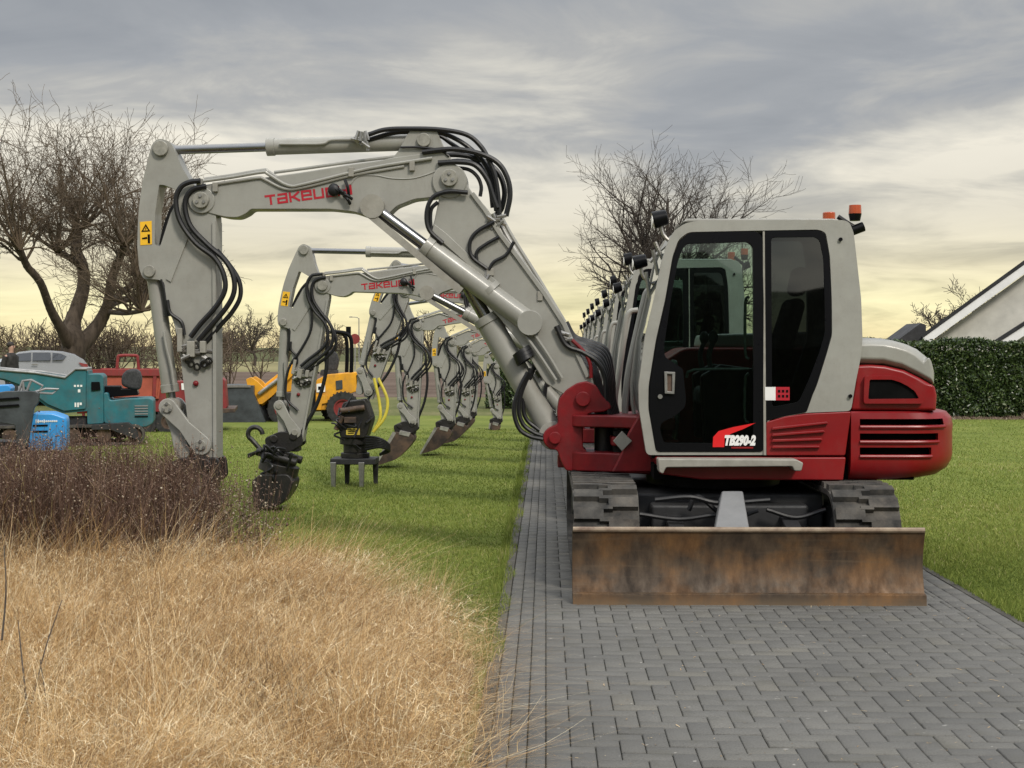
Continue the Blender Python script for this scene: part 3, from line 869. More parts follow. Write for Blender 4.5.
# big willow on the left; its limbs follow the picture, in depth they fan out
rnd = random.Random(3)
TY = 46.0
t = thing('willow_tree', 'large bare willow with crooked limbs and thin brown twigs behind the silver car', 'tree', (W(75, 400, TY)[0], TY, 0))
limbs = [
  [(72, 402, 0, 15), (72, 375, 0, 14), (74, 345, 0, 13), (72, 325, 0.2, 9), (83, 290, 0.5, 7), (83, 268, 0.6, 6.5), (76, 250, 0.8, 6), (78, 232, 1.0, 5)],
  [(74, 350, 0, 9), (62, 330, -0.4, 5.5), (50, 308, -0.8, 4.5), (40, 282, -1.3, 4), (27, 266, -1.6, 3.8), (20, 250, -2.0, 3.2)],
  [(76, 350, 0, 10), (96, 328, 0.3, 7.5), (108, 305, 0.2, 6), (112, 278, 0.0, 5), (118, 262, -0.3, 4.5), (124, 246, -0.6, 4)],
  [(108, 305, 0.2, 4.5), (122, 300, 1.0, 4.2), (138, 299, 1.6, 3), (150, 298, 2.2, 2.5)],
  [(112, 300, 0.2, 3.5), (124, 290, 1.0, 3.2), (140, 280, 1.8, 3.0), (150, 262, 2.4, 2.5)],
  [(110, 312, 0.2, 3), (126, 313, -1.0, 2.6), (142, 311, -2.0, 2.0)],
  [(83, 268, 0.6, 4), (70, 258, 0.2, 3.5), (58, 252, -0.5, 3.5)],
]
trunk = []; crown = []; heads = []
sc = TY / F_PX
for L in limbs:
    pts = []
    for (px, py, dy, hw) in L:
        q = W(px, py, TY + dy * 1.6); pts.append((np.array([q[0], TY + dy * 1.6, max(q[1], -0.05)]), hw * sc * 0.95))
    fine = catmull([p[0] for p in pts], 4); rr = np.interp(np.linspace(0, len(pts) - 1, len(fine)), range(len(pts)), [p[1] for p in pts])
    for a, b, r0, r1 in zip(fine[:-1], fine[1:], rr[:-1], rr[1:]): trunk.append((np.array(a), np.array(b), r0, r1))
    for k in range(max(1, len(fine) - 4), len(fine), 3): heads.append((np.array(fine[k]), rr[k], 0.4))
    heads.append((np.array(fine[-1]), rr[-1], 1.0))
for (p, r, w) in heads:
    for k in range(int(9 * w) + 3):
        a = rnd.uniform(0, 2 * math.pi); e = rnd.uniform(0.05, 1.4)
        d = (math.cos(a) * math.cos(e), math.sin(a) * math.cos(e) * 0.8, math.sin(e))
        L = rnd.uniform(1.9, 4.1) * (0.80 + 0.28 * math.sin(e)) * (1.0 if w > 0.6 else 0.6)
        grow(crown, p, d, L, rnd.uniform(0.025, 0.05), 0, rnd, up=0.22, wob=0.26, nseg=9, kids=(11, 6), ratio=0.42, spread=0.62, droop=0.52, minr=0.0058, endr=0.15)
finish_tree(t, trunk, crown, M['bark'], M['twig'])

# spreading bare tree behind the cabs
def round_tree(px, Y, ztop, spreadR, label, seed, kids=(6, 5, 4, 4), trunk_h=2.2, r=0.22, minr=0.010, n0=10, name='bare_tree', group=None, mt='bark2', wob=0.2, up=0.05):
    rnd = random.Random(seed)
    X = W(px, 400, Y)[0]
    t = thing(name, label, 'tree', (X, Y, 0), group)
    trunk = []; crown = []
    pts = [np.array([X + rnd.gauss(0, 0.05) * i, Y, trunk_h * i / 4.0 * 1.0]) for i in range(5)]
    for i in range(4): trunk.append((pts[i], pts[i + 1], r * (1 - 0.08 * i), r * (1 - 0.08 * (i + 1))))
    top = pts[-1]; H = ztop - trunk_h
    for k in range(n0):
        a = 2 * math.pi * (k + rnd.random() * 0.7) / n0; e = 0.18 + 1.3 * ((k * 0.618) % 1.0)
        c = math.cos(e)
        d = np.array([math.cos(a) * c, math.sin(a) * c, math.sin(e)])
        reach = 0.66 * math.sqrt((spreadR * c) ** 2 + (H * math.sin(e)) ** 2)
        grow(crown, top - np.array([0, 0, rnd.uniform(0, trunk_h * 0.25)]), d, reach, r * 0.55, 0, rnd, up=up, wob=wob, nseg=7, kids=kids, ratio=0.50, spread=0.66, minr=minr, endr=0.25)
    finish_tree(t, trunk, crown, M['bark2'], M[mt])
    return t
round_tree(666, 60, 10.9, 5.2, 'wide spreading bare tree rising behind the excavator cabs', 5, kids=(9, 7, 5), trunk_h=2.9, r=0.27, minr=0.0062, n0=16, wob=0.12, up=0.12)
# small bare trees along the horizon
far = [(255, 150, 6.6, 3.4, 'lone round bare tree on the horizon left of the orange loader', 11, (6, 5, 4)),
       (228, 215, 6.5, 3.0, 'faint small bare tree just left of the lone round tree', 12, (5, 4, 3)),
       (335, 190, 6.2, 2.4, 'small bare tree on the horizon right above the orange loader roll bar', 13, (5, 4, 3)),
       (395, 200, 7.0, 2.6, 'bare tree seen between the second and third digging arms', 14, (5, 4, 3)),
       (430, 190, 8.0, 2.6, 'bare tree on the horizon seen under the fourth digging arm', 15, (5, 4, 3)),
       (943, 90, 5.2, 2.1, 'small bare tree left of the house gable, above its dark side roof', 16, (6, 5, 3)),
       (975, 90, 6.3, 2.4, 'bare tree top showing just above the white sloping verge of the house', 17, (6, 5, 3))]
for (px, Y, H, R_, lab, seed, kids) in far:
    round_tree(px, Y, H, R_, lab, seed, kids=kids, trunk_h=1.6, r=0.11 + Y * 0.0004, minr=0.008 + Y * 0.00006, n0=9, group='bare trees along the horizon')
# thicket of thin shrubs below the willow and along the dyke
def thicket(name, x0, x1, Y, n, h, label, seed, m='twig', dep=4, minr=0.012):
    rnd = random.Random(seed); segs = []
    for k in range(n):
        X = rnd.uniform(x0, x1)
        y = Y + rnd.uniform(-dep, dep)
        for q in range(rnd.randint(3, 5)):
            d = (rnd.gauss(0, 0.3), rnd.gauss(0, 0.3), 1)
            grow(segs, (X, y, -0.05), d, h * rnd.uniform(0.5, 1.0), 0.035, 0, rnd, up=0.05, wob=0.2, nseg=5, kids=(5, 4), ratio=0.5, spread=0.6, minr=minr)
    V, Fq = tube_net(segs)
    return tag(np_mesh(name, V, Fq, M[m]), label, 'thicket', kind='stuff')
thicket('bare_thicket', -23.5, -11.5, 56, 30, 2.3, 'tangle of bare brown scrub beneath the willow at the left edge', 21)
thicket('hedgerow_scrub', -75, -28, 200, 50, 4.2, 'distant line of bare scrub along the dyke left of centre', 22, dep=3, minr=0.03)
thicket('hedgerow_scrub', -28, 14, 203, 26, 3.2, 'distant line of bare scrub along the dyke behind the digging arms', 23, dep=3, minr=0.03)

n = 420
x = rng.uniform(-0.1, 2.6, n); y = 1 / rng.uniform(1 / 14, 1 / 5.0, n)
v, f, a = blades(np.stack([x, y, np.full(n, 0.026)], 1), rng.uniform(0.0, 0.006, n), rng.normal(0, 0.018, (n, 2)), rng.uniform(0.002, 0.006, n), 3, rng.uniform(0.1, 0.9, n), 1.0, 0.01)
tag(np_mesh('straw_litter', v, f, m_gold, a), 'few short straws and crumbs lying on the grey block paving', 'litter', kind='stuff')
# ------------------------------------------------------------------ excavators
CX, CY = 1.26, 11.2            # swing centre of the nearest machine
YN = 10.2                      # its near side panels
def P(px, py, Y=YN): return W(px, py, Y)
def PL(pts, Y=YN): return [W(a, b, Y) for a, b in pts]

def rounded(pts, r=0.02, n=4):
    """round the corners of an outline"""
    out = []; m = len(pts)
    for i in range(m):
        a, b, c = Vector(pts[i - 1]), Vector(pts[i]), Vector(pts[(i + 1) % m])
        u, v = (a - b), (c - b); q = min(r, u.length * 0.45, v.length * 0.45)
        p0, p2 = b + u.normalized() * q, b + v.normalized() * q
        for k in range(n + 1):
            t = k / n; p = p0 * (1 - t) ** 2 + b * 2 * t * (1 - t) + p2 * t * t
            out.append((p.x, p.y))
    return out

def track(mb, x0, x1, y0, y1, r, cz):
    """rubber track: belt along a stadium with staggered lugs"""
    L = (y1 - y0) - 2 * r; per = 2 * L + 2 * math.pi * r
    def at(s, rr):
        s %= per
        if s < L: return (y0 + r + s, cz + rr, (0, 1))
        s -= L
        if s < math.pi * r:
            a = s / r; return (y1 - r + math.sin(a) * rr, cz + math.cos(a) * rr, (math.sin(a), math.cos(a)))
        s -= math.pi * r
        if s < L: return (y1 - r - s, cz - rr, (0, -1))
        a = (s - L) / r; return (y0 + r - math.sin(a) * rr, cz - math.cos(a) * rr, (-math.sin(a), -math.cos(a)))
    n = 80; ri, ro = r - 0.07, r - 0.036
    o = [(at(per * i / n, ro)[0], at(per * i / n, ro)[1]) for i in range(n)]
    q = [(at(per * i / n, ri)[0], at(per * i / n, ri)[1]) for i in range(n)]
    vs = []
    for x in (x0, x1):
        vs += [(x, a, b) for a, b in o] + [(x, a, b) for a, b in q]
    fs = []
    for i in range(n):
        j = (i + 1) % n
        fs += [(i, j, 2 * n + j, 2 * n + i), (n + i, 3 * n + i, 3 * n + j, n + j), (i, n + i, n + j, j), (2 * n + i, 2 * n + j, 3 * n + j, 3 * n + i)]
    mb.add(vs, fs)
    w = x1 - x0; pitch = per / round(per / 0.175); k = 0; s = 0.0
    while s < per - 0.01:
        for (a, b, off, ln) in ((0.015, 0.46, 0.0, 0.085), (0.54, 0.985, 0.5, 0.085), (0.40, 0.60, 0.25, 0.03), (0.40, 0.60, 0.75, 0.03)):
            c0, c1 = s + off * pitch - ln / 2, s + off * pitch + ln / 2
            vs = []
            for (cs, rr) in ((c0 - 0.008, ro - 0.004), (c1 + 0.008, ro - 0.004), (c1, r), (c0, r)):
                y, z, _ = at(cs, rr)
                vs += [(x0 + w * a, y, z), (x0 + w * b, y, z)]
            mb.add(vs, [(0, 1, 3, 2), (2, 3, 5, 4), (4, 5, 7, 6), (6, 7, 1, 0), (0, 2, 4, 6), (1, 7, 5, 3)])
        s += pitch
    return mb

EX_LABEL = {}
def make_body(root):
    cyc = 10.72
    # ---- undercarriage (turned square to the upper structure: its blade faces the viewer)
    for x0, x1 in ((0.178, 0.612), (1.885, 2.315)):
        mb = MB(); track(mb, x0, x1, 9.62, 12.75, 0.348, 0.352)
        tr = mb.build('track', M['track'], root, angle=30)
        fr = MB()
        xm = (x0 + x1) / 2
        fr.box(x0 + 0.08, x1 - 0.08, 10.0, 12.35, 0.26, 0.52)
        fr.build('track_frame', M['dark'], tr, bevel=0.02)
        for (yy, rr) in ((9.97, 0.255), (12.4, 0.255)):
            sp = MB(); sp.cyl((xm - 0.09, yy, 0.352), (xm + 0.09, yy, 0.352), rr, 20); sp.cyl((x0 + 0.04, yy, 0.352), (x1 - 0.04, yy, 0.352), 0.13, 16)
            sp.build('sprocket', M['dark'], tr, bevel=0.01)
        for k in range(5):
            sp = MB(); yy = 10.35 + k * 0.42; sp.cyl((x0 + 0.05, yy, 0.15), (x1 - 0.05, yy, 0.15), 0.09, 14); sp.build('roller', M['dark'], tr)
    mb = MB(); mb.box(0.58, 1.94, 10.35, 12.05, 0.30, 0.60); mb.box(0.72, 1.80, 10.15, 10.36, 0.36, 0.54)
    mb.cyl((CX, CY, 0.58), (CX, CY, 0.74), 0.50, 36)
    cf = mb.build('undercarriage_frame', M['dark'], root, bevel=0.025)
    mb = MB(); mb.cyl((CX, CY, 0.70), (CX, CY, 0.79), 0.56, 40); mb.build('slew_ring', M['greasy'], root, bevel=0.01)
    for k, (pp) in enumerate(([(655, 500), (690, 497), (720, 503), (770, 500)], [(640, 515), (680, 520), (718, 516), (735, 523)], [(690, 512), (700, 498), (730, 520), (760, 512)], [(770, 512), (800, 520), (830, 512)])):
        mb = MB(); mb.tube([(P(a, b, 9.9)[0], 9.9 + 0.05 * k, P(a, b, 9.9)[1]) for a, b in pp], 0.016, 8); mb.build('hose', M['rubber'], root)
    # ---- dozer blade
    x0, x1 = 0.165, 2.352
    prof = []
    for i in range(9):
        t = i / 8; z = 0.055 + t * 0.40; prof.append((9.20 + 0.055 * math.sin(math.pi * t) + 0.015 * t, z))
    outer = prof + [(9.205, 0.475), (9.215, 0.482), (9.25, 0.470)] + [(9.30, 0.44), (9.32, 0.30), (9.30, 0.12), (9.25, 0.04)]
    mb = MB(); mb.prism(outer, x0, x1, axis='x')
    bl = mb.build('dozer_blade', M['blade'], root, bevel=0.004, angle=30)
    mb = MB(); mb.tube([(x0 + 0.004, 9.212, 0.482), (1.26, 9.212, 0.482), (x1 - 0.004, 9.212, 0.482)], 0.017, 10, 0)
    mb.build('top_lip', M['lip'], bl)
    mb = MB(); mb.prism([(9.150, 0.0), (9.158, 0.088), (9.200, 0.092), (9.200, 0.0)], x0 + 0.002, x1 - 0.002, axis='x')
    mb.build('cutting_edge', M['blade'], bl, bevel=0.003)
    for xx in (0.82, 1.60):
        mb = MB(); mb.prism([(9.30, 0.12), (9.30, 0.30), (10.3, 0.50), (10.3, 0.36)], xx, xx + 0.11, axis='x'); mb.build('blade_arm', M['dark'], root, bevel=0.01)
    # light grey ram cover in the middle
    mb = MB()
    r0 = [(1.055, 9.36, 0.40), (1.30, 9.36, 0.40), (1.30, 9.46, 0.36), (1.055, 9.46, 0.36)]
    q = [P(722, 496, 9.95), P(743, 496, 9.95)]
    r1 = [(q[0][0], 9.95, 0.655), (q[1][0], 9.95, 0.655), (q[1][0] + .01, 10.05, 0.59), (q[0][0] - .01, 10.05, 0.59)]
    mb.loft([r0, r1]); mb.build('blade_ram_cover', M['pole'], root, bevel=0.012)
    # ---- upper frame
    mb = MB()
    sill = PL([(655, 457), (660, 474), (700, 479.5), (843, 480.5), (846, 457)])
    mb.prism(sill, 10.19, 12.2)
    mb.build('upper_frame', M['red'], root, bevel=0.012)
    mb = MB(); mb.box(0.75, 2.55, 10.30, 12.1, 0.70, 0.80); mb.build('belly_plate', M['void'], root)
    # front forks that carry the swing post
    mb = MB()
    for (ya, yb) in ((415, 427), (452, 471)):
        z1, z0 = P(600, ya, 11.0)[1], P(600, yb, 11.0)[1]
        xa, xb = P(588, 430, 11.0)[0], 0.92
        pl = [(xa + 0.10, 10.92), (xb, 10.55), (xb, 11.85), (xa + 0.10, 11.48)] + [(xa + 0.10 + 0.28 * math.cos(rad(a)), 11.2 + 0.28 * math.sin(rad(a))) for a in range(110, 251, 20)]
        mb.prism(pl, z0, z1, axis='z')
    z1, z0 = P(600, 436, 11)[1], P(600, 445, 11)[1]
    mb.prism([(0.48, 10.9), (0.95, 10.55), (0.95, 11.8), (0.48, 11.5)], z0, z1, axis='z')
    mb.prism(PL([(640, 413), (655, 420), (660, 472), (612, 472), (622, 452), (628, 434)], 10.62), 10.60, 10.68)
    mb.build('swing_bracket', M['redcast'], root, bevel=0.012)
    mb = MB(); mb.cyl((0.44, 11.2, 0.70), (0.44, 11.2, 1.16), 0.075, 20); mb.box(0.50, 0.78, 10.98, 11.42, 0.82, 1.0)
    mb.build('swing_pin', M['greasy'], root)
    mb = MB(); mb.prism(PL([(613, 441), (622, 431), (632, 441), (622, 451)], 10.58), 10.575, 10.59); mb.build('hatch_cap', M['grey2'], root, bevel=0.003)
    # swing post lugs
    mb = MB()
    post = PL([(587, 381), (577, 383), (566, 390), (559, 399), (557, 412), (558, 424), (548, 428), (543, 434), (543, 442), (549, 449), (557, 450), (561, 462), (566, 471), (588, 471), (588, 452), (583, 448), (583, 418), (590, 413), (604, 412), (612, 408), (609, 402), (603, 397), (596, 385)], 11.03)
    mb.prism(rounded(post, 0.025), 11.03, 11.12)
    mb.prism(rounded(post, 0.025), 11.28, 11.37)
    mb.box(P(558, 0, 11.03)[0], P(584, 0, 11.03)[0], 11.12, 11.28, P(0, 468, 11)[1], P(0, 455, 11)[1])
    sp = mb.build('swing_post', M['redcast'], root, bevel=0.01)
    for (a, b, r) in ((583, 399, 0.055), (555, 438, 0.045)):
        c = P(a, b, 11.0); mb = MB(); mb.cyl((c[0], 10.99, c[1]), (c[0], 11.42, c[1]), r, 20); mb.build('pin', M['redcast'], sp, bevel=0.006)
    # ---- red side panel below the rear glass
    mb = MB()
    mb.prism(rounded(PL([(766, 422), (785, 416.5), (806, 413.5), (851, 411.5), (845, 455.5), (766, 455.5)]), 0.015), YN - 0.012, YN + 0.05)
    pn = mb.build('side_panel', M['red'], root, bevel=0.008)
    for i, (xa, ya, xb, yb) in enumerate(((772, 429, 826, 423), (772, 435.5, 823, 431.5), (772, 441, 820.5, 439.5), (772, 447.3, 818, 447))):
        a, b = P(xa, ya), P(xb, yb); mb = MB(); d = 0.014
        mb.prism([(a[0], a[1] + d), (b[0], b[1] + d * 0.8), (b[0] + 0.01, b[1] - 0.004), (a[0] - 0.008, a[1] - 0.006)], YN - 0.040, YN - 0.010)
        mb.build('louvre_rib', M['red'], pn, bevel=0.005)
    # ---- step rail
    mb = MB()
    mb.prism(rounded(PL([(656, 457), (792, 457.5), (799, 461), (797, 469), (790, 469), (788, 464.5), (664, 465.5), (661, 472), (657, 470)]), 0.012), 10.02, 10.19)
    mb.build('step_rail', M['grey2'], root, bevel=0.010)
    # ---- counterweight: grid skin bent round the tail, with three vent slots
    Wh = 1.0; xa = P(851, 440)[0]
    def outline(R, n=10, m=7, Whh=Wh):
        rc, ry = 0.36, 0.50
        pts = []; kinds = []
        xe = R - rc - 0.02
        for i in range(m + 1): pts.append((xa + (xe - xa) * i / m, -Whh + 0.0))
        for i in range(1, n + 1):
            a = math.pi / 2 * i / n
            pts.append((xe + (rc + 0.02) * math.sin(a) ** 0.9, -Whh + ry * (1 - math.cos(a))))
        for (x, y) in reversed(pts[:-1]): pts.append((x, -y))
        return pts
    zl = []
    for (yy, xr, wv) in ((411.5, 936, 0.985), (413, 942, 0.995), (419, 947, 1), (427, 948.5, 1), (433.5, 948, 1), (442, 948, 1), (447.5, 948, 1), (456.5, 948, 1), (462, 947, 1), (470, 943, 0.985), (477, 934, 0.95), (481, 918, 0.90)):
        zl.append((P(900, yy)[1], P(xr, yy, 10.72)[0], wv))
    rows = [[(x, CY + y * wv, z) for (x, y) in outline(R)] for (z, R, wv) in zl]
    N_ = len(rows[0]); slots = {2: (1, 11), 4: (1, 10), 6: (1, 9)}
    mb = MB(); dks = {j: MB() for j in slots}; V = [p for r in rows for p in r]; Fs = []
    for j in range(len(rows) - 1):
        for i in range(N_ - 1):
            a = (j * N_ + i, j * N_ + i + 1, (j + 1) * N_ + i + 1, (j + 1) * N_ + i)
            if j in slots and slots[j][0] <= i < slots[j][1]:
                q = [Vector(V[k]) for k in a]
                c = Vector((xa + 0.25, CY, q[0].z))
                inn = [p + (Vector((0, 0.07, 0)) if p.y < CY - 0.8 else (c - p).normalized() * 0.07) for p in q]
                dks[j].add([tuple(p) for p in inn], [(0, 1, 2, 3)])
                mb.add([tuple(p) for p in q] + [tuple(p) for p in inn], [(0, 1, 5, 4), (2, 3, 7, 6)] + ([(3, 0, 4, 7)] if i == slots[j][0] else []) + ([(1, 2, 6, 5)] if i == slots[j][1] - 1 else []))
            else: Fs.append(a)
    Fs.append(tuple(range(N_ - 1, -1, -1))); Fs.append(tuple(range((len(rows) - 1) * N_, len(rows) * N_)))
    for j in range(len(rows) - 1): Fs.append((j * N_, (j + 1) * N_, (j + 1) * N_ + N_ - 1, j * N_ + N_ - 1))
    mb.add(V, Fs)
    cw = mb.build('counterweight', M['red'], root, merge=True, angle=28)
    for dk in dks.values(): dk.build('vent_slot', M['void'], cw)
    # raised lips round the slots
    def skin(i, z, off):
        j = min(range(len(zl)), key=lambda k: abs(zl[k][0] - z)); p = rows[j][i]
        d = Vector((p[0] - xa - 0.4, (p[1] - CY), 0)) if i > 7 else Vector((0, -1, 0))
        d.normalize(); return (p[0] + d.x * off, p[1] + d.y * off, z)
    for (row, (s0, s1)) in slots.items():
        z = zl[row + 1][0]
        mb = MB(); mb.tube([skin(i, z, 0.006) for i in range(s0, s1 + 1)], 0.013, 8, 0); mb.build('vent_lip', M['red'], cw)
    a, b = P(939, 458, 10.45), P(947, 455.5, 10.6)
    mb = MB(); mb.tube([(a[0], 10.42, a[1]), (P(943, 457.5, 10.5)[0], 10.51, P(943, 457.5, 10.5)[1]), (b[0], 10.64, b[1])], 0.007, 6, 0); mb.build('reflector', M['white'], cw)
    # ---- engine cover (red) and hood (grey) above it
    def loft_y(prof, Wn, ramps=((-1.0, 0.93, 0.012), (-0.985, 0.955, 0.004), (-0.94, 0.975, 0), (-0.8, 0.99, 0), (-0.5, 1.0, 0), (0, 1.0, 0))):
        ys = list(ramps) + [(-a, b, c) for (a, b, c) in reversed(ramps[:-1])]
        rings = []
        zc_ = sum(p[1] for p in prof) / len(prof); xa_ = min(p[0] for p in prof)
        for (t, g, ins) in ys:
            rings.append([(xa_ + (x - xa_) * g, CY + t * Wn, z + (-ins if z > zc_ else ins)) for (x, z) in prof])
        return rings
    cov = [(856, 365), (872, 364.5), (887, 365.5), (907, 370), (922, 377), (931, 382), (939, 387), (941, 396), (940, 411), (851, 411), (856, 381)]
    mb = MB(); mb.loft(loft_y(PL(cov, 10.22), 0.985)); ec = mb.build('engine_cover', M['red'], root, bevel=0.012)
    hood = [(858, 338), (872, 337.5), (887, 338), (900, 340.2), (912, 343.5), (922, 348), (931, 355), (937, 363), (940, 374), (940, 386.5), (931, 382), (922, 377.5), (907, 370.6), (887, 366), (857, 365.4)]
    mb = MB(); mb.loft(loft_y(PL(hood, 10.22), 0.975, ((-1.0, 0.90, 0.05), (-0.97, 0.94, 0.022), (-0.92, 0.965, 0.008), (-0.8, 0.985, 0), (-0.5, 1.0, 0), (0, 1.0, 0))))
    mb.build('hood', M['grey'], root, bevel=0.012, angle=50)
    win = [(869, 379.5), (891, 379.5), (899, 382), (907, 386), (914, 391), (918.5, 398.5), (867.5, 399)]
    mb = MB(); mb.prism(rounded(PL(win), 0.012), YN - 0.004, YN + 0.03); w = mb.build('grille_window', M['void'], ec)
    rim = PL([(864, 376), (892, 375.8), (902, 378.5), (911, 383.5), (919, 390), (924.5, 399.5), (922, 403.5), (863, 403.5)])
    mb = MB(); mb.prism(rounded(rim, 0.02), YN - 0.022, YN + 0.02, holes=[rounded(PL(win), 0.012)]); mb.build('window_rim', M['red'], ec, bevel=0.006)
    # ---- cab
    def taper(x, y, z):
        t = max(0.0, (z - 1.35)) / 1.15
        return (x, y + (cyc - y) * 0.09 * t, z)
    y0, y1 = YN, 11.24
    outer = [(646.6, 455), (639, 408), (638.5, 386), (645, 338), (654.5, 299), (662, 262), (668, 242), (675, 230), (686, 222.5), (700, 220), (845, 219.5), (851, 222), (855, 232), (858, 260), (862, 299), (863, 340), (861, 358), (856, 381), (851, 411), (806, 412.8), (768, 420), (766, 455)]
    hole = [(656, 452), (648.3, 408), (648.5, 386), (656, 340), (665.5, 299), (673, 256), (679, 239), (689, 231.5), (762, 230), (820, 229), (827, 232), (831, 256), (832.5, 300), (832.5, 335), (826.6, 355), (817, 385), (806, 409.8), (768, 417), (763, 452)]
    cabroot = MB()
    for (a, b) in ((y0, y0 + 0.07), (y1 - 0.07, y1)):
        cabroot.prism(rounded(PL(outer), 0.03), a, b, holes=[rounded(PL(hole), 0.03)])
    cabroot.warp(taper)
    cabroot.add([(taper(v[0], v[1], v[2])) for v in [(p[0], yy, p[1]) for yy in (y0 + 0.05, y1 - 0.05) for p in PL([(669, 243), (676, 231), (687, 223.2), (700, 220.8), (844, 220.2), (850, 222.6), (854, 233), (840, 231), (690, 231.5), (680, 239), (676, 246)])]], [tuple(range(11)), tuple(range(21, 10, -1))] + [(i, (i + 1) % 11, 11 + (i + 1) % 11, 11 + i) for i in range(11)])
    cab = cabroot.build('cab_frame', M['grey'], root, bevel=0.014, seg=3)
    mb = MB(); mb.prism(PL([(690, 216.5), (838, 216.5), (846, 219), (684, 220)]), y0 + 0.16, y1 - 0.16); mb.build('roof_cap', M['grey'], cab, bevel=0.012)
    mb = MB()
    mb.prism(PL([(845, 300), (861, 300), (862, 340), (860, 358), (850, 409), (806, 411), (818, 385), (830, 352)]), y0 + 0.07, y1 - 0.07)
    mb.warp(taper); mb.build('rear_wall', M['black'], cab)
    mb = MB(); mb.prism(PL([(853, 236), (857, 260), (860, 300), (858, 300), (855, 260), (851, 236)]), y0 + 0.07, y1 - 0.07); mb.warp(taper); mb.build('rear_glass', M['glassd'], cab)
    # windscreen
    fr = [(647.3, 440), (640.5, 408), (640, 387), (646.2, 339), (655.5, 300), (663.2, 262), (669, 245)]
    fo = [(a + 1.0, b) for a, b in fr]
    mb = MB(); mb.prism(PL(fr + fo[::-1]), y0 + 0.07, y1 - 0.07); mb.warp(taper); mb.build('windscreen', M['glass'], cab)
    for yy in (y0 + 0.07, y1 - 0.11):
        mb = MB(); mb.prism(PL([(648, 452), (641, 408), (640.5, 386), (647, 338), (656, 300), (664, 262), (670, 245), (676, 247), (669, 300), (659, 340), (652, 386), (652, 408), (660, 452)]), yy, yy + 0.04); mb.warp(taper); mb.build('inner_pillar', M['black'], cab)
    mb = MB(); mb.prism(PL([(759, 231), (772, 231), (772, 452), (759, 452)]), y0 + 0.05, y0 + 0.09); mb.warp(taper); mb.build('middle_pillar', M['black'], cab)
    # floor, rear shelf
    mb = MB(); mb.box(P(652, 452)[0], P(800, 452)[0], y0 + 0.07, y1 - 0.07, 0.85, 0.905); mb.build('cab_floor', M['black'], cab)
    # door
    dout = [(656.5, 451.5), (649, 408), (649.3, 386), (656.8, 340), (666.3, 299), (673.8, 256), (680, 240), (690, 232.3), (757, 231), (763, 236), (764, 300), (763, 451.5)]
    dhole = [(664, 443), (660, 430), (661, 423), (676, 415), (685, 407), (686, 400), (683, 369), (665, 357), (664, 347), (671, 300), (678, 262), (683, 248), (688, 243.5), (748, 241.5), (753.5, 246), (754, 300), (753, 439), (750, 443)]
    mb = MB(); mb.prism(rounded(PL(dout), 0.02), y0 - 0.008, y0 + 0.045, holes=[rounded(PL(dhole), 0.02)]); mb.warp(taper)
    door = mb.build('door', M['black'], cab, bevel=0.005)
    mb = MB(); mb.prism(rounded(PL(dhole), 0.02), y0 + 0.004, y0 + 0.010); mb.warp(taper); mb.build('door_glass', M['glass'], door)
    mb = MB(); mb.prism(PL([(664, 371.5), (675, 372), (674, 394), (664.5, 393.5)]), y0 - 0.028, y0 - 0.008, holes=[PL([(667, 374), (672, 374.3), (671.7, 391.5), (667.2, 391.2)])]); mb.warp(taper)
    dh = mb.build('door_handle', M['steel'], door, bevel=0.003)
    mb = MB(); mb.prism(PL([(667, 374), (672, 374.3), (671.7, 391.5), (667.2, 391.2)]), y0 - 0.014, y0 - 0.006); mb.warp(taper); mb.build('handle_grip', M['bucket'], dh)
    c = P(660, 396.5); mb = MB(); mb.cyl((c[0], y0 - 0.02, c[1]), (c[0], y0, c[1]), 0.016, 16); mb.warp(taper); mb.build('lock', M['steel'], door)
    mb = MB()
    mb.tube([(P(751, 296)[0], y0 + 0.10, P(751, 296)[1]), (P(747.5, 303)[0], y0 + 0.11, P(747.5, 303)[1]), (P(747.5, 352)[0], y0 + 0.11, P(747, 352)[1]), (P(751, 359)[0], y0 + 0.10, P(751, 359)[1])], 0.011, 8, 3)
    mb.tube([(P(751, 374)[0], y0 + 0.10, P(751, 374)[1]), (P(747.5, 380)[0], y0 + 0.11, P(747.5, 380)[1]), (P(747, 418)[0], y0 + 0.11, P(747, 418)[1]), (P(751, 423)[0], y0 + 0.10, P(751, 423)[1])], 0.011, 8, 3)
    mb.tube([(P(688, 378)[0], y0 + 0.10, P(688, 378)[1]), (P(695, 370)[0], y0 + 0.10, P(695, 370)[1]), (P(751, 369)[0], y0 + 0.10, P(751, 369)[1])], 0.010, 8, 3)
    mb.build('grab_rail', M['steel'], door)
    # red swoosh and model lettering
    mb = MB(); mb.prism(PL([(755.5, 422.8), (733, 427), (718.5, 431), (713, 437), (712.5, 447), (724, 447), (724.5, 438), (731, 433.5), (744, 428.5)]), y0 - 0.0115, y0 - 0.0085); mb.warp(taper)
    mb.build('swoosh', mat('bright_red_decal', (0.62, 0.012, 0.015), 0.35, var=0.02), door)
    a = P(724.3, 444.6); b = P(755.5, 444.6)
    mb = MB(); font_text(mb, 'TB290-2', a[0], a[1], y0 - 0.0125, 0.088, shear=0.25, bold=0.006, sx=(b[0] - a[0]) / 0.337)
    me = mb; xs_ = [v[0] for v in me.v]; s_ = (b[0] - a[0]) / (max(xs_) - min(xs_)); mn = min(xs_)
    mb.v = [(a[0] + (v[0] - mn) * s_, v[1], v[2]) for v in mb.v]
    mb.build('model_lettering', M['white'], door)
    mb = MB(); q = P(731, 447), P(753, 449); mb.box(q[0][0], q[1][0], y0 - 0.0115, y0 - 0.009, q[1][1] + 0.004, q[0][1] + 0.002); mb.build('small_red_line', M['red'], door)
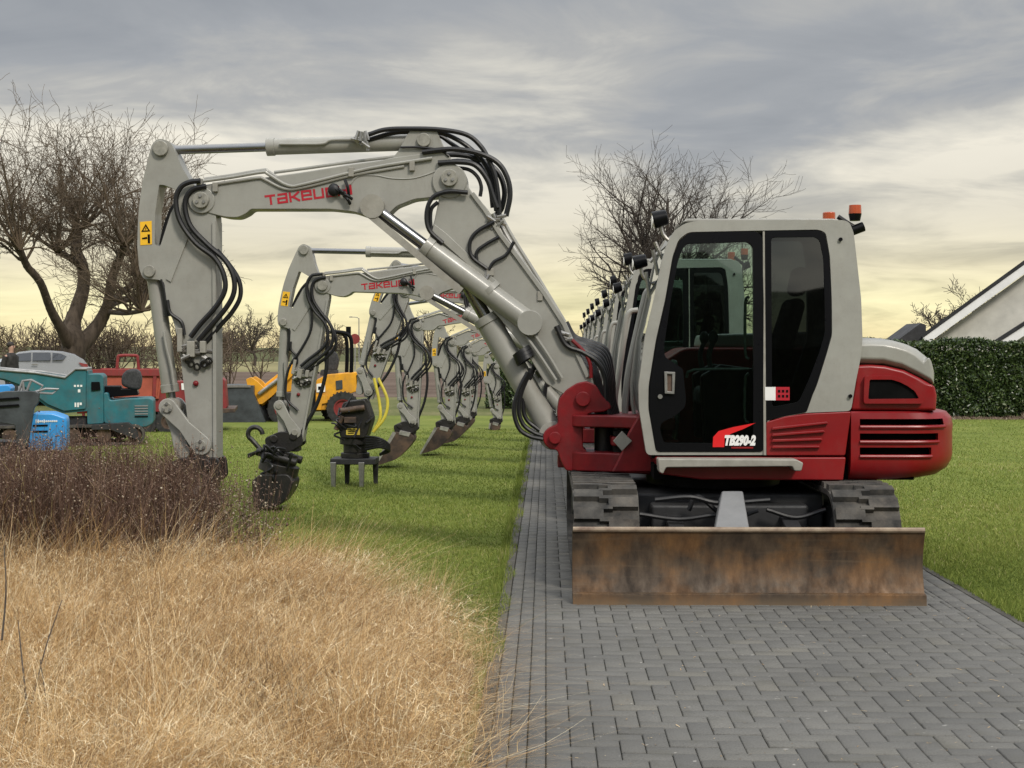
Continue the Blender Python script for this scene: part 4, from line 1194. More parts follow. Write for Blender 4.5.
    # rear side window
    rw = [(765.2, 230.5), (820, 230), (826.3, 233), (830.3, 256), (831.7, 300), (831.7, 335), (825.8, 355), (816, 385), (806.5, 412.2), (785, 416), (765.2, 421)]
    mb = MB(); mb.prism(rounded(PL(rw), 0.015), y0 - 0.004, y0 + 0.03, holes=[rounded(PL([(772, 237), (816, 236.5), (821, 240), (824.5, 258), (825.5, 300), (825.5, 333), (820, 352), (809, 380), (799, 402), (772, 407)]), 0.03)]); mb.warp(taper)
    rs = mb.build('side_window', M['black'], cab, bevel=0.003)
    mb = MB(); mb.prism(PL([(771, 236), (817, 235.5), (822, 240), (825.5, 258), (826.5, 300), (826.5, 333), (821, 352), (810, 380), (800, 403), (771, 408)]), y0 + 0.006, y0 + 0.012); mb.warp(taper); mb.build('window_glass', M['glassd'], rs)
    mb = MB(); q = PL([(765, 387), (775.5, 387), (775.5, 400.3), (765, 400.3)]); mb.prism(q, y0 - 0.004, y0 + 0.003); mb.warp(taper); mb.build('white_label', M['white'], rs)
    mb = MB(); q = PL([(775.5, 387), (789.5, 387), (789.5, 400.3), (775.5, 400.3)]); mb.prism(q, y0 - 0.004, y0 + 0.003); mb.warp(taper); lab = mb.build('red_label', M['logored'], rs)
    mb = MB()
    for k in range(3):
        for j in range(2):
            c = P(779 + 4 * k, 391 + 5 * j); mb.box(c[0] - 0.008, c[0] + 0.008, y0 - 0.0062, y0 - 0.004, c[1] - 0.01, c[1] + 0.008)
    mb.warp(taper); mb.build('label_print', M['black'], lab)
    mb = MB(); mb.prism(PL([(763.6, 231), (765.4, 231), (766.0, 455), (763.4, 455)]), y0 - 0.012, y0 + 0.02); mb.warp(taper); mb.build('door_post', M['grey2'], cab)
    for (px, py, r) in ((841.5, 239, 0.013), (850, 396, 0.013)):
        c = P(px, py); mb = MB(); mb.cyl((c[0], y0 - 0.02, c[1]), (c[0], y0 + 0.01, c[1]), r, 12); mb.warp(taper); mb.build('hinge_cap', M['black'], cab)
    # seat and controls
    sx = P(765, 400)[0]
    mb = MB()
    mb.box(sx - 0.42, sx + 0.10, 10.46, 10.98, 1.20, 1.34)
    st = mb.build('seat', M['seatf'], cab, bevel=0.05, seg=3)
    mb = MB(); mb.prism([(sx + 0.02, 1.30), (sx + 0.16, 1.30), (sx + 0.34, 1.95), (sx + 0.24, 1.98)], 10.48, 10.96); mb.build('backrest', M['seatf'], st, bevel=0.05, seg=3)
    mb = MB(); mb.prism([(sx + 0.24, 2.0), (sx + 0.34, 1.98), (sx + 0.38, 2.18), (sx + 0.28, 2.20)], 10.58, 10.86); mb.build('headrest', M['seatf'], st, bevel=0.04, seg=3)
    mb = MB(); mb.box(sx - 0.30, sx + 0.12, 10.50, 10.92, 0.91, 1.20); mb.build('seat_base', M['black'], st, bevel=0.02)
    for yy in (10.38, 10.98):
        mb = MB(); mb.prism([(sx - 0.40, 0.95), (sx + 0.10, 0.95), (sx + 0.10, 1.45), (sx - 0.28, 1.50), (sx - 0.42, 1.42)], yy, yy + 0.11); cn = mb.build('console', M['black'], cab, bevel=0.02)
        mb = MB(); mb.tube([(sx - 0.34, yy + 0.05, 1.45), (sx - 0.36, yy + 0.05, 1.56), (sx - 0.33, yy + 0.05, 1.66)], 0.018, 8, 4); mb.ball((sx - 0.33, yy + 0.05, 1.69), 0.035, 0.03, 0.05); mb.build('joystick', M['seatf'], cn)
    mb = MB(); mb.prism([(0.80, 1.62), (0.86, 1.60), (0.90, 1.80), (0.84, 1.82)], 10.98, 11.14); mb.tube([(0.86, 11.05, 1.6), (0.88, 11.05, 1.3), (0.85, 11.05, 0.95)], 0.02, 8); mb.build('monitor', M['black'], cab, bevel=0.01)
    for yy in (10.62, 10.78):
        mb = MB(); mb.tube([(0.92, yy, 0.92), (0.95, yy, 1.2), (0.92, yy, 1.48)], 0.012, 8); mb.ball((0.92, yy, 1.5), 0.022, 0.022, 0.03); mb.build('pedal_lever', M['steel'], cab)
    # ---- right side: tank and tool box, handrail, mirror
    mb = MB(); mb.prism(rounded([(0.80, 0.88), (0.78, 1.30), (0.86, 1.50), (1.05, 1.62), (2.05, 1.62), (2.05, 0.88)], 0.05), 11.30, 12.19); mb.build('tank_housing', M['red'], root, bevel=0.03, seg=3)
    mb = MB(); mb.prism(rounded([(1.2, 1.62), (1.22, 1.72), (2.02, 1.74), (2.02, 1.62)], 0.03), 11.36, 12.12); mb.build('tank_lid', M['grey'], root, bevel=0.02)
    def hr(pts, Y, r, name='handrail'):
        mb = MB(); mb.tube([(P(a, b, Y)[0], Y, P(a, b, Y)[1]) for a, b in pts], r, 10, 5); return mb.build(name, M['grey'], root)
    hr([(642, 438), (632, 436), (627, 428), (625, 412), (625.5, 396), (629, 368), (636, 335), (643, 305), (647, 292), (654, 288)], 11.30, 0.026)
    hr([(618, 416), (615.5, 404), (616, 392), (620, 368), (624, 340), (626, 322), (630, 312), (638, 310)], 12.10, 0.022)
    # work light on the cab front corner
    for (px, py, Y, r) in ((660, 219, 10.35, 0.062), (640, 262, 11.15, 0.055)):
        c = P(px, py, Y); mb = MB(); mb.cyl((c[0] - 0.05, Y, c[1] - 0.01), (c[0] + 0.05, Y, c[1] + 0.015), r, 18, r1=r * 0.85)
        wl_ = mb.build('work_light', M['black'], root, bevel=0.01)
        mb = MB(); mb.cyl((c[0] - 0.058, Y, c[1] - 0.01), (c[0] - 0.05, Y, c[1] - 0.01), r * 0.85, 18); mb.build('lens', M['white'], wl_)
        e = P(672, 238, 10.35); mb = MB(); mb.tube([(c[0], Y, c[1]), (c[0] + 0.02, Y, c[1] - 0.10), (c[0] + 0.07, Y, c[1] - 0.16)], 0.013, 8); mb.build('bracket', M['steel'], wl_)
    for (a, b, c_, d_, Y) in ((655, 242, 664, 262, 10.55), (650, 262, 659, 252, 10.8), (653, 250, 658, 275, 10.5), (646, 272, 650, 300, 11.0)):
        p, q = P(a, b, Y), P(c_, d_, Y); mb = MB(); mb.tube([(p[0], Y, p[1]), (q[0], Y, q[1])], 0.014, 8, 0); mb.build('guard_bracket', M['steel'], root)
    # beacons
    c = P(855, 218, 10.5)
    mb = MB(); mb.cyl((c[0], 10.5, c[1] - 0.02), (c[0], 10.5, c[1] + 0.03), 0.036, 18, r1=0.046); mb.tube([(c[0] - 0.12, 10.5, c[1] + 0.01), (c[0] - 0.03, 10.5, c[1] - 0.05), (c[0] + 0.03, 10.5, c[1] - 0.08)], 0.017, 8); mb.cyl((c[0] - 0.02, 10.5, c[1] - 0.09), (c[0] + 0.06, 10.5, c[1] - 0.06), 0.035, 14)
    bc = mb.build('beacon', M['black'], root)
    mb = MB(); mb.cyl((c[0], 10.5, c[1] + 0.03), (c[0], 10.5, c[1] + 0.078), 0.045, 20, r1=0.043); mb.cyl((c[0], 10.5, c[1] + 0.078), (c[0], 10.5, c[1] + 0.09), 0.043, 20, r1=0.042); mb.build('beacon_lens', M['orange'], bc)
    c = P(829, 217, 10.9); mb = MB(); mb.cyl((c[0], 10.9, c[1] - 0.05), (c[0], 10.9, c[1] + 0.035), 0.046, 18); mb.build('roof_beacon', M['orange'], root, bevel=0.008)

# ------------------------------------------------------------------ digging arm
AY = 11.07
def A(px, py): return Vector(W(px, py, AY))
FOOT, KNEE, STK = A(583, 399), A(449.5, 181), A(201, 199)

class Pose:
    """rigid placement of the arm members, worked out from the foot, the stick pin and the stick's swing"""
    def __init__(s, k, foot, stk, dstick, cy, rot_link=0.0):
        s.k = k; s.cy = cy; s.dstick = dstick
        foot, stk = Vector(foot), Vector(stk)
        L1, L2 = (KNEE - FOOT).length * k, (STK - KNEE).length * k
        d = stk - foot; D = min(d.length, (L1 + L2) * 0.9995)
        a = math.acos((L1 * L1 + D * D - L2 * L2) / (2 * L1 * D)); base = math.atan2(d.y, d.x)
        kn = foot + Vector((math.cos(base - a), math.sin(base - a))) * L1
        s.foot, s.knee = foot, kn
        s.stk = kn + (stk - kn).normalized() * L2
        def ang(v): return math.atan2(v.y, v.x)
        s.rb = ang(kn - foot) - ang(KNEE - FOOT)
        s.ru = ang(s.stk - kn) - ang(STK - KNEE)
        s.rs = dstick
    def t(s, part, p):
        p = Vector(p[:2])
        if part == 'b': o, n, r = FOOT, s.foot, s.rb
        elif part == 'u': o, n, r = KNEE, s.knee, s.ru
        elif part == 's': o, n, r = STK, s.stk, s.rs
        else: return p
        v = (p - o) * s.k; c, q = math.cos(r), math.sin(r)
        return n + Vector((v.x * c - v.y * q, v.x * q + v.y * c))
    def px(s, part, pts): return [tuple(s.t(part, A(a, b))) for a, b in pts]
    def y(s, d): return s.cy + d * s.k

def make_arm(root, ps, detail=True, logo=True, yellow_hoses=False, attach='bucket', bprof=None):
    k = ps.k; Y = ps.y
    def cylr(name, part, px_, r, y0, y1, m='pin', parent=root, bolt=False):
        c = ps.t(part, A(*px_)); mb = MB(); mb.cyl((c.x, Y(y0), c.y), (c.x, Y(y1), c.y), r * k, 24)
        o = mb.build(name, M[m], parent, bevel=0.006 * k)
        if bolt and detail:
            for q in range(3):
                a = rad(90 + 120 * q); mb = MB(); mb.cyl((c.x + 0.03 * k * math.cos(a), Y(y0 - 0.012), c.y + 0.03 * k * math.sin(a)), (c.x + 0.03 * k * math.cos(a), Y(y0 + 0.01), c.y + 0.03 * k * math.sin(a)), 0.012 * k, 6)
                mb.build('bolt', M['steel'], o)
        return o
    def ram(name, p0, p1, split, rb, rr, y, cap=True, y2=None):
        """p0 barrel end, p1 rod end"""
        mb = MB(); a, b = Vector((p0[0], Y(y), p0[1])), Vector((p1[0], Y(y), p1[1])); m = a + (b - a) * split
        mb.cyl(a, m, rb * k, 24); mb.cyl(m - (b - a).normalized() * 0.05 * k, m + (b - a).normalized() * 0.012 * k, rb * 1.1 * k, 24)
        mb.cyl(a + (Vector((0, -1, 0)) * rb * 1.0 * k), a + (Vector((0, 1, 0)) * rb * 1.0 * k), rb * 1.15 * k, 20)
        d = (b - a).normalized(); sd_ = Vector((-d.z, 0, d.x)) * rb * 1.0 * k
        o = mb.build(name, M['grey'], root, bevel=0.004)
        r_ = MB(); r_.cyl(m, b, rr * k, 20); r_.build('rod', M['chrome'], o)
        e = MB(); e.cyl(b - Vector((0, rr * 1.8 * k, 0)), b + Vector((0, rr * 1.8 * k, 0)), rr * 2.0 * k, 18); e.build('rod_eye', M['grey2'], o)
        return o
    # base boom ---------------------------------------------------------------
    base = [(566, 396), (545, 383), (522, 346), (497, 315), (462, 283), (438, 262), (430, 245), (429, 236), (434, 222), (439, 197), (446, 184), (462, 176), (471, 191), (487, 208), (502, 232), (521, 257), (546, 291), (566, 322), (578, 349), (592, 376), (596, 392), (590, 404), (576, 408)]
    mb = MB(); mb.prism(rounded(ps.px('b', base), 0.03 * k), Y(-0.12), Y(0.12)); bb = mb.build('lower_boom', M['grey'], root, bevel=0.008)
    mb = MB()   # edge flanges and stiffener
    flr = [(474, 192), (487, 209), (502, 233), (521, 258), (546, 292), (566, 323), (578, 350), (590, 376)]
    fl = ps.px('b', flr + [(a - 4, b + 2) for a, b in reversed(flr)]); mb.prism(fl, Y(-0.14), Y(0.14))
    st_ = ps.px('b', [(434, 224), (446, 233), (500, 284), (494, 288), (440, 240), (430, 240)]); mb.prism(st_, Y(-0.145), Y(0.145))
    mb.build('boom_flange', M['grey'], bb, bevel=0.004)
    mb = MB(); mb.tube([(p[0], Y(-0.124), p[1]) for p in ps.px('b', [(462, 230), (466, 262), (452, 300)])], 0.004 * k, 6, 4)
    # upper boom -----------------------------------------------------------------
    up = [(193, 188), (203, 184.5), (213, 183), (257, 178), (300, 172), (350, 164), (380, 160), (392, 157), (446, 150), (458, 169), (465, 176), (468, 186), (463, 192), (455, 195), (438, 196.5), (414, 199), (396, 206), (388, 214), (378, 218), (366, 216), (353, 211.5), (330, 209), (250, 209), (246, 213), (237, 217.5), (225, 217), (212, 214), (200, 210), (192, 205), (190, 197)]
    mb = MB(); mb.prism(rounded(ps.px('u', up), 0.03 * k), Y(-0.105), Y(0.105)); ub = mb.build('upper_boom', M['grey'], root, bevel=0.008)
    mb = MB()
    mb.prism(rounded(ps.px('u', [(391, 158), (398, 150), (405, 136), (411, 128), (421, 125.5), (432, 126), (437, 131), (441, 141), (446, 151), (420, 160)]), 0.03 * k), Y(-0.09), Y(-0.05))
    mb.prism(rounded(ps.px('u', [(391, 158), (398, 150), (405, 136), (411, 128), (421, 125.5), (432, 126), (437, 131), (441, 141), (446, 151), (420, 160)]), 0.03 * k), Y(0.05), Y(0.09))
    mb.build('ram_bracket', M['grey'], ub, bevel=0.006)
    for (pt_, q_, hw_, r_) in (('u', (373, 207), 0.118, 0.085), ('u', (201, 200), 0.118, 0.10), ('b', (449.5, 181), 0.128, 0.13)):
        c = ps.t(pt_, A(*q_)); mb = MB(); mb.cyl((c.x, Y(-hw_), c.y), (c.x, Y(hw_), c.y), r_ * k, 28); mb.build('boss', M['grey'], ub, bevel=0.008)
    lw = ps.px('u', [(350, 184), (358, 176), (375, 175), (392, 178), (412, 178), (430, 173), (440, 168)])
    mb = MB(); mb.tube([(p[0], Y(-0.106), p[1]) for p in lw], 0.006 * k, 6, 5); mb.build('weld_seam', M['grey'], ub)
    # pins
    cylr('pin', 'u', (201, 200), 0.062, -0.15, 0.15, bolt=True); cylr('pin', 'b', (449.5, 178), 0.064, -0.165, 0.165, bolt=True)
    cylr('pin', 'u', (373, 207), 0.058, -0.15, 0.15, bolt=True); cylr('pin', 'u', (423.5, 139.5), 0.052, -0.12, 0.12)
    cylr('pin', 's', (160, 148), 0.058, -0.13, 0.13); cylr('pin', 's', (148.5, 271), 0.045, -0.12, 0.12)
    cylr('pin', 'b', (530, 323), 0.080, -0.19, 0.19)
    # stick ---------------------------------------------------------------------------
    so = [(160, 138), (169, 141), (175, 153), (181, 167), (190, 182), (203, 192), (215, 214), (215.3, 300), (215.6, 459), (194, 459), (190, 440), (186.5, 421), (182, 380), (178, 345), (173, 324), (169, 313), (165, 299), (163, 281), (155, 279), (142, 279), (138, 269), (136, 247), (136.5, 225), (137.5, 208), (141, 182), (147, 157), (150.5, 144), (155, 139)]
    ho = [(157.8, 184), (163, 184.5), (176.5, 189.5), (177.5, 198), (169.5, 213), (163.5, 232), (159, 246), (153.5, 245), (153.8, 213)]
    mb = MB(); mb.prism(rounded(ps.px('s', so), 0.03 * k), Y(-0.095), Y(0.095), holes=[rounded(ps.px('s', ho), 0.012 * k)]); sk = mb.build('stick', M['grey'], root, bevel=0.007)
    mb = MB(); mb.prism(ps.px('s', [(211.5, 222), (215, 220), (216, 459), (212.5, 459)]), Y(-0.115), Y(0.115))
    mb.prism(ps.px('s', [(165, 279), (188, 222), (192, 226), (170, 282)]), Y(-0.107), Y(0.107)); mb.build('stick_flange', M['grey'], sk, bevel=0.003)
    # warning label
    q = ps.px('s', [(138.8, 221.5), (150.5, 220.5), (150.8, 244), (139.2, 245)]); q = [(a, b) for a, b in q]
    mb = MB(); mb.prism(q, Y(-0.0985), Y(-0.094)); wl = mb.build('warning_label', M['yellow'], sk)
    mb = MB(); tri = [(144.6, 223.5), (149.2, 231), (140.2, 231.5)]; tin = [(144.6, 226), (147.3, 230), (142.1, 230.2)]
    mb.prism(ps.px('s', tri), Y(-0.101), Y(-0.0983), holes=[ps.px('s', tin)]); mb.prism(ps.px('s', [(144.2, 227.5), (145.2, 227.5), (145, 229.6), (144.4, 229.6)]), Y(-0.101), Y(-0.0983))
    mb.prism(ps.px('s', [(146.5, 234), (148.8, 234), (149, 243), (146.8, 243)]), Y(-0.101), Y(-0.0983)); mb.prism(ps.px('s', [(141, 237.5), (146, 236.5), (146.2, 238.5), (141.2, 239)]), Y(-0.101), Y(-0.0983))
    mb.build('label_pictogram', M['black'], wl)
    # rams ---------------------------------------------------------------------------------
    ram('stick_ram', ps.t('u', A(423.5, 139.5)), ps.t('s', A(160, 148)), 0.60, 0.062, 0.034, 0.0)
    ram('boom_ram', ps.t('b', A(530, 323)), ps.t('u', A(373, 207)), 0.665, 0.082, 0.045, -0.115)
    fp = A(553, 436) - FOOT if False else None
    low = Vector(ps.foot) + (A(553, 436) - FOOT) * k
    ram('lift_ram', low, ps.t('b', A(456, 266)), 0.70, 0.094, 0.050, 0.0)
    ram('bucket_ram', ps.t('s', A(150, 273)), ps.t('s', A(168, 407.5)), 0.88, 0.062, 0.036, 0.0)
    # collars and hose clamps on rams
    for (nm, part, pts, r) in (('collar', 'b', [(488, 288), (492, 292)], 0.088),):
        a, b = [ps.t(part, A(*p)) for p in pts]; mb = MB(); mb.cyl((a.x, Y(-0.115), a.y), (b.x, Y(-0.115), b.y), r * k, 20); mb.build(nm, M['grey'], bb)
    # guard bar under the boom ram
    g0, g1 = ps.t('u', A(371, 215)), ps.t('b', A(462, 291)); g2 = ps.t('b', A(470, 305))
    mb = MB()
    for yy in (-0.19, -0.06):
        d = (g1 - g0).normalized(); n_ = Vector((-d.y, d.x)) * 0.022 * k
        mb.prism([tuple(g0 - n_), tuple(g1 - n_), tuple(g1 + n_), tuple(g0 + n_)], Y(yy), Y(yy + 0.018))
    mb.prism([tuple(g0 - n_), tuple(g1 - n_), tuple(g1 - n_ * 1.4), tuple(g0 - n_ * 1.4)], Y(-0.19), Y(-0.042))
    mb.build('ram_guard', M['grey2'], bb)
    # link ---------------------------------------------------------------------------------
    pA, pB = ps.t('s', A(168, 407.5)), ps.t('s', A(201.5, 445)); pC = ps.t('s', A(181, 452))
    def plate(mb, a, b, ra, rb, y0, y1):
        d = (b - a).normalized(); an = math.atan2(d.y, d.x)
        pts = [(a.x + ra * math.cos(an + rad(t)), a.y + ra * math.sin(an + rad(t))) for t in range(90, 271, 20)]
        mid = (a + b) / 2; n_ = Vector((-d.y, d.x)) * min(ra, rb) * 0.72
        pts += [(mid.x - n_.x, mid.y - n_.y)]
        pts += [(b.x + rb * math.cos(an + rad(t)), b.y + rb * math.sin(an + rad(t))) for t in range(-90, 91, 20)]
        pts += [(mid.x + n_.x, mid.y + n_.y)]
        mb.prism(pts, y0, y1)
    for (q0, q1) in ((-0.150, -0.112), (0.112, 0.150)):
        mb = MB(); plate(mb, pA, pB, 0.068 * k, 0.075 * k, Y(q0), Y(q1)); mb.build('side_link', M['grey'], root, bevel=0.006)
    mb = MB(); plate(mb, pA, pC, 0.060 * k, 0.060 * k, Y(-0.095), Y(0.095)); mb.build('bucket_link', M['grey'], root, bevel=0.006)
    cylr('pin', 's', (168, 407.5), 0.040, -0.165, 0.165, bolt=True); cylr('pin', 's', (201.5, 445), 0.040, -0.165, 0.165, bolt=True)
    # lettering -----------------------------------------------------------------------------
    if logo:
        a, b = ps.t('u', A(266, 204.0)), ps.t('u', A(348, 193.5)); d = b - a; ang = math.atan2(d.y, d.x) ; Lw = d.length
        h = 0.060 * k; gap = Lw * 0.033; wl_ = (Lw - gap * 7) / 7 * 0.94
        mb = MB(); stroke_text(mb, 'TAKEUCHI', a.x, a.y, ang, h, wl_, gap * 1.35, 0.016 * k, Y(-0.1065))
        mb.build('lettering', M['logored'], ub)
    mb = MB(); c = ps.t('u', A(334, 190)); mb.ball((c.x, Y(-0.14), c.y), 0.045 * k, 0.03 * k, 0.05 * k, 10, 7)
    for dq in ((331, 186, 340, 194), (338, 189, 346, 196), (345, 180, 349, 196), (340, 193, 352, 199), (344, 196, 350, 204)):
        p, q = ps.t('u', A(dq[0], dq[1])), ps.t('u', A(dq[2], dq[3])); mb.tube([(p.x, Y(-0.135), p.y), ((p.x + q.x) / 2 + 0.01, Y(-0.16), (p.y + q.y) / 2), (q.x, Y(-0.13), q.y)], 0.012 * k, 6, 3)
    mb.build('quick_connector', M['rubber'], ub)
    # rigid pipes on the boom top -------------------------------------------------------------
    def pipe(part, pts, r, y, m='grey', name='pipe', parent=None, sm=4):
        mb = MB(); mb.tube([(p[0], Y(y), p[1]) for p in ps.px(part, pts)], r * k, 8, sm); return mb.build(name, M[m], parent or ub)
    for (dy, off) in ((-0.122, 0), (-0.09, -2.5)):
        pipe('u', [(203, 181 + off), (232, 177 + off), (262, 172 + off), (268, 174 + off), (288, 185.5 + off), (306, 183.5 + off), (370, 168 + off), (432, 158 + off)], 0.013, dy)
    pipe('u', [(213, 184), (240, 180), (258, 177.5), (264, 179), (284, 188.5), (304, 187), (352, 175), (404, 166)], 0.012, -0.112)
    pipe('u', [(272, 171), (310, 166), (345, 161), (395, 155)], 0.012, -0.04); pipe('u', [(280, 175), (315, 169), (350, 164), (400, 160)], 0.012, 0.03)
    pipe('u', [(278, 143), (300, 143), (322, 142.5), (330, 139), (350, 138.5), (362, 138)], 0.010, -0.075, parent=ub)
    for (dy, off) in ((-0.10, 0), (-0.03, 5), (0.05, 9)):
        pipe('b', [(489 + off, 214 - off * .5), (503 + off, 240 - off * .5), (530 + off, 283 - off * .5), (556 + off, 326 - off * .5)], 0.015, dy, parent=bb, m='grey' if off != 5 else 'steel')
    pipe('b', [(497, 300), (512, 318), (536, 350), (556, 380)], 0.012, -0.15, parent=bb); pipe('b', [(507, 300), (522, 318), (545, 350), (562, 378)], 0.012, -0.15, parent=bb)
    # clamps
    for (part, a, b) in (('u', 215, 187), ('u', 412, 166), ('u', 351, 172), ('b', 497, 226), ('b', 540, 296), ('s', 199, 183)):
        c = ps.t(part, A(a, b)); mb = MB(); mb.box(c.x - 0.02 * k, c.x + 0.02 * k, Y(-0.135), Y(-0.05), c.y - 0.035 * k, c.y + 0.035 * k); mb.build('pipe_clamp', M['grey2'], ub, bevel=0.004)
    # fittings cluster
    r2 = random.Random(4)
    for (part, cx_, cy_, n_, sp) in (('u', 361, 141, 9, 7), ('b', 496, 222, 10, 7), ('b', 488, 275, 7, 4), ('s', 190, 352, 9, 7), ('s', 201, 357, 6, 7), ('b', 563, 338, 6, 5)):
        mb = MB()
        for q in range(n_):
            c = ps.t(part, A(cx_ + r2.uniform(-sp, sp), cy_ + r2.uniform(-sp, sp))); a_ = r2.uniform(0, math.pi); L_ = 0.035 * k; yy = Y(-0.125 + r2.uniform(-0.02, 0.03))
            mb.cyl((c.x - math.cos(a_) * L_, yy, c.y - math.sin(a_) * L_), (c.x + math.cos(a_) * L_, yy, c.y + math.sin(a_) * L_), 0.014 * k, 6)
        mb.build('hose_fitting', M['steel'], ub if part == 'u' else bb if part == 'b' else sk)
    for (part, cx_, cy_, w_, h_) in (('s', 191, 349, 8, 8), ('s', 203, 347, 6, 6), ('s', 180, 340, 5, 12), ('b', 490, 272, 8, 4)):
        q = ps.px(part, [(cx_ - w_ / 2, cy_ - h_), (cx_ + w_ / 2, cy_ - h_), (cx_ + w_ / 2, cy_ + h_), (cx_ - w_ / 2, cy_ + h_)]); mb = MB(); mb.prism(q, Y(-0.15), Y(-0.09)); mb.build('valve_block', M['grey2'], sk, bevel=0.006)
    mb = MB()
    for (x_, y_) in ((191, 364), (197, 367), (204, 364), (188, 360), (209, 361)):
        c = ps.t('s', A(x_, y_)); mb.ring((c.x, Y(-0.13), c.y), (0.3, 1, 0.2), 0.03 * k, 0.018 * k, 0.014 * k, 14)
    mb.build('coupler_caps', M['greasy'], sk)
    mb = MB(); c = ps.t('s', A(195, 383.5)); mb.ball((c.x, Y(-0.105), c.y), 0.022 * k, 0.02 * k, 0.022 * k, 10, 7); mb.build('red_knob', M['redcast'], sk)
    # hoses ------------------------------------------------------------------------------------
    def hose(pts, r=0.018, m='rubber', ys=-0.13, name='hose'):
        P3 = []
        for q in pts:
            v = ps.t(q[2], A(q[0], q[1])); P3.append((v.x, Y(q[3] if len(q) > 3 else ys), v.y))
        mb = MB(); mb.tube(P3, r * k, 8, 6); return mb.build(name, M[m], root)
    H = hose
    H([(368, 134, 'u'), (385, 129, 'u'), (410, 128, 'u'), (440, 129, 'u'), (466, 134, 'u'), (480, 145, 'u'), (489, 160, 'b'), (495, 176, 'b'), (498, 195, 'b'), (499, 214, 'b')], 0.018, ys=-0.10)
    H([(366, 139, 'u'), (390, 132, 'u'), (412, 130, 'u'), (438, 131, 'u'), (458, 139, 'u'), (474, 151, 'u'), (486, 165, 'b'), (493, 185, 'b'), (496, 210, 'b')], 0.018, ys=-0.06)
    H([(364, 143, 'u'), (385, 136, 'u'), (412, 132, 'u'), (436, 132.5, 'u'), (450, 141, 'u'), (463, 150, 'u'), (480, 164, 'b'), (489, 185, 'b'), (492, 206, 'b')], 0.016, ys=0.0)
    H([(422, 152, 'u'), (452, 149, 'u'), (478, 153, 'u'), (497, 162, 'u'), (507, 177, 'b'), (510, 195, 'b'), (506, 216, 'b')], 0.020, ys=-0.12)
    H([(426, 155, 'u'), (455, 153, 'u'), (480, 158, 'u'), (497, 170, 'b'), (504, 188, 'b'), (502, 205, 'b'), (498, 212, 'b')], 0.020, ys=-0.03)
    H([(438, 163, 'u'), (458, 162, 'u'), (475, 165, 'u'), (487, 179, 'b'), (493, 196, 'b'), (497, 208, 'b')], 0.020, ys=-0.13)
    H([(436, 160, 'u'), (460, 158, 'u'), (480, 163, 'u'), (491, 176, 'b'), (495, 200, 'b'), (500, 222, 'b')], 0.020, ys=0.05)
    H([(453, 167, 'u'), (468, 169, 'u'), (477, 176, 'u'), (481, 186, 'b'), (480, 196, 'b')], 0.014, ys=-0.10)
    H([(468, 193, 'b'), (448, 192, 'b'), (433, 198, 'b'), (427, 213, 'b'), (429.5, 230, 'b'), (443, 243.5, 'b')], 0.017, ys=-0.16)
    H([(438, 202, 'b'), (431, 210, 'b'), (431, 228, 'b'), (436, 235, 'b')], 0.015, ys=-0.13)
    H([(494, 222, 'b'), (477, 232, 'b'), (470, 243, 'b'), (472, 257, 'b'), (487, 269, 'b')], 0.015, ys=-0.15)
    H([(499, 237, 'b'), (485, 245, 'b'), (477, 252, 'b'), (477, 262, 'b')], 0.013, ys=-0.145)
    H([(514, 242, 'b'), (506, 255, 'b'), (494, 262, 'b'), (489, 270, 'b')], 0.013, ys=-0.145)
    H([(400, 147, 'u'), (421, 147, 'u'), (440, 150, 'u'), (449, 156, 'u')], 0.009, ys=-0.11)
    # bundle running down to the upper structure
    for i in range(6):
        o = i * 3.0
        H([(556 + o * .7, 326 - o * .3, 'b'), (566 + o * .6, 345 - o * .6, 'b'), (582 + o * .5, 352 - o * .7, 'b'), (597 + o * .7, 362 - o * .8, 'b'), (605 + o * .6, 378, 'b'), (606 + o * .6, 400, 'b'), (611 + o * .6, 420, 'b')], 0.019, ys=-0.15 + 0.045 * i)
    H([(572, 340, 'b'), (584, 352, 'b'), (590, 364, 'b'), (591, 378, 'b')], 0.014, m='redcast', ys=-0.15)
    # loops that hang below the boom foot
    for i in range(3):
        o = i * 3.5
        H([(528 + o, 372 - o, 'b'), (518 + o, 392, 'b'), (514 + o * 1.3, 410, 'b'), (519 + o * 1.2, 428 - o, 'b'), (530 + o, 436 - o, 'b'), (543, 439 - o * .8, 'b')], 0.017, ys=-0.16 + 0.05 * i)
    for i in range(3):
        mb = MB(); c = ps.t('b', A(522 + 1.5 * i, 352 + 3.5 * i)); mb.ring((c.x, Y(-0.14), c.y), tuple(Vector((0.55, -0.1, -0.85))), 0.075 * k, 0.055 * k, 0.03 * k, 20); mb.build('hose_tie', M['rubber'], bb)
    # hoses at the stick
    H([(201, 181, 'u'), (190, 182.5, 'u'), (181, 188, 's'), (176.5, 201, 's'), (181, 222, 's'), (196, 243, 's'), (215, 258, 's'), (224, 274, 's'), (225.5, 290, 's'), (217, 306, 's'), (201, 324, 's'), (191, 337, 's')], 0.020, ys=-0.15)
    H([(206, 186, 'u'), (192, 190, 'u'), (185, 203, 's'), (190, 225, 's'), (207, 244, 's'), (224, 259, 's'), (233, 275, 's'), (234, 292, 's'), (226, 308, 's'), (209, 328, 's'), (198, 341, 's')], 0.020, ys=-0.13)
    H([(216, 250, 's'), (228, 264, 's'), (238, 280, 's'), (239.5, 296, 's'), (232, 311, 's'), (219, 326, 's'), (205, 342, 's')], 0.018, ys=-0.10)
    H([(175, 199, 's'), (168, 210, 's'), (162, 226, 's'), (158, 244, 's')], 0.028, ys=0.0)
    H([(160, 279, 's'), (163, 290, 's'), (165, 305, 's'), (166, 316, 's')], 0.028, ys=-0.07)
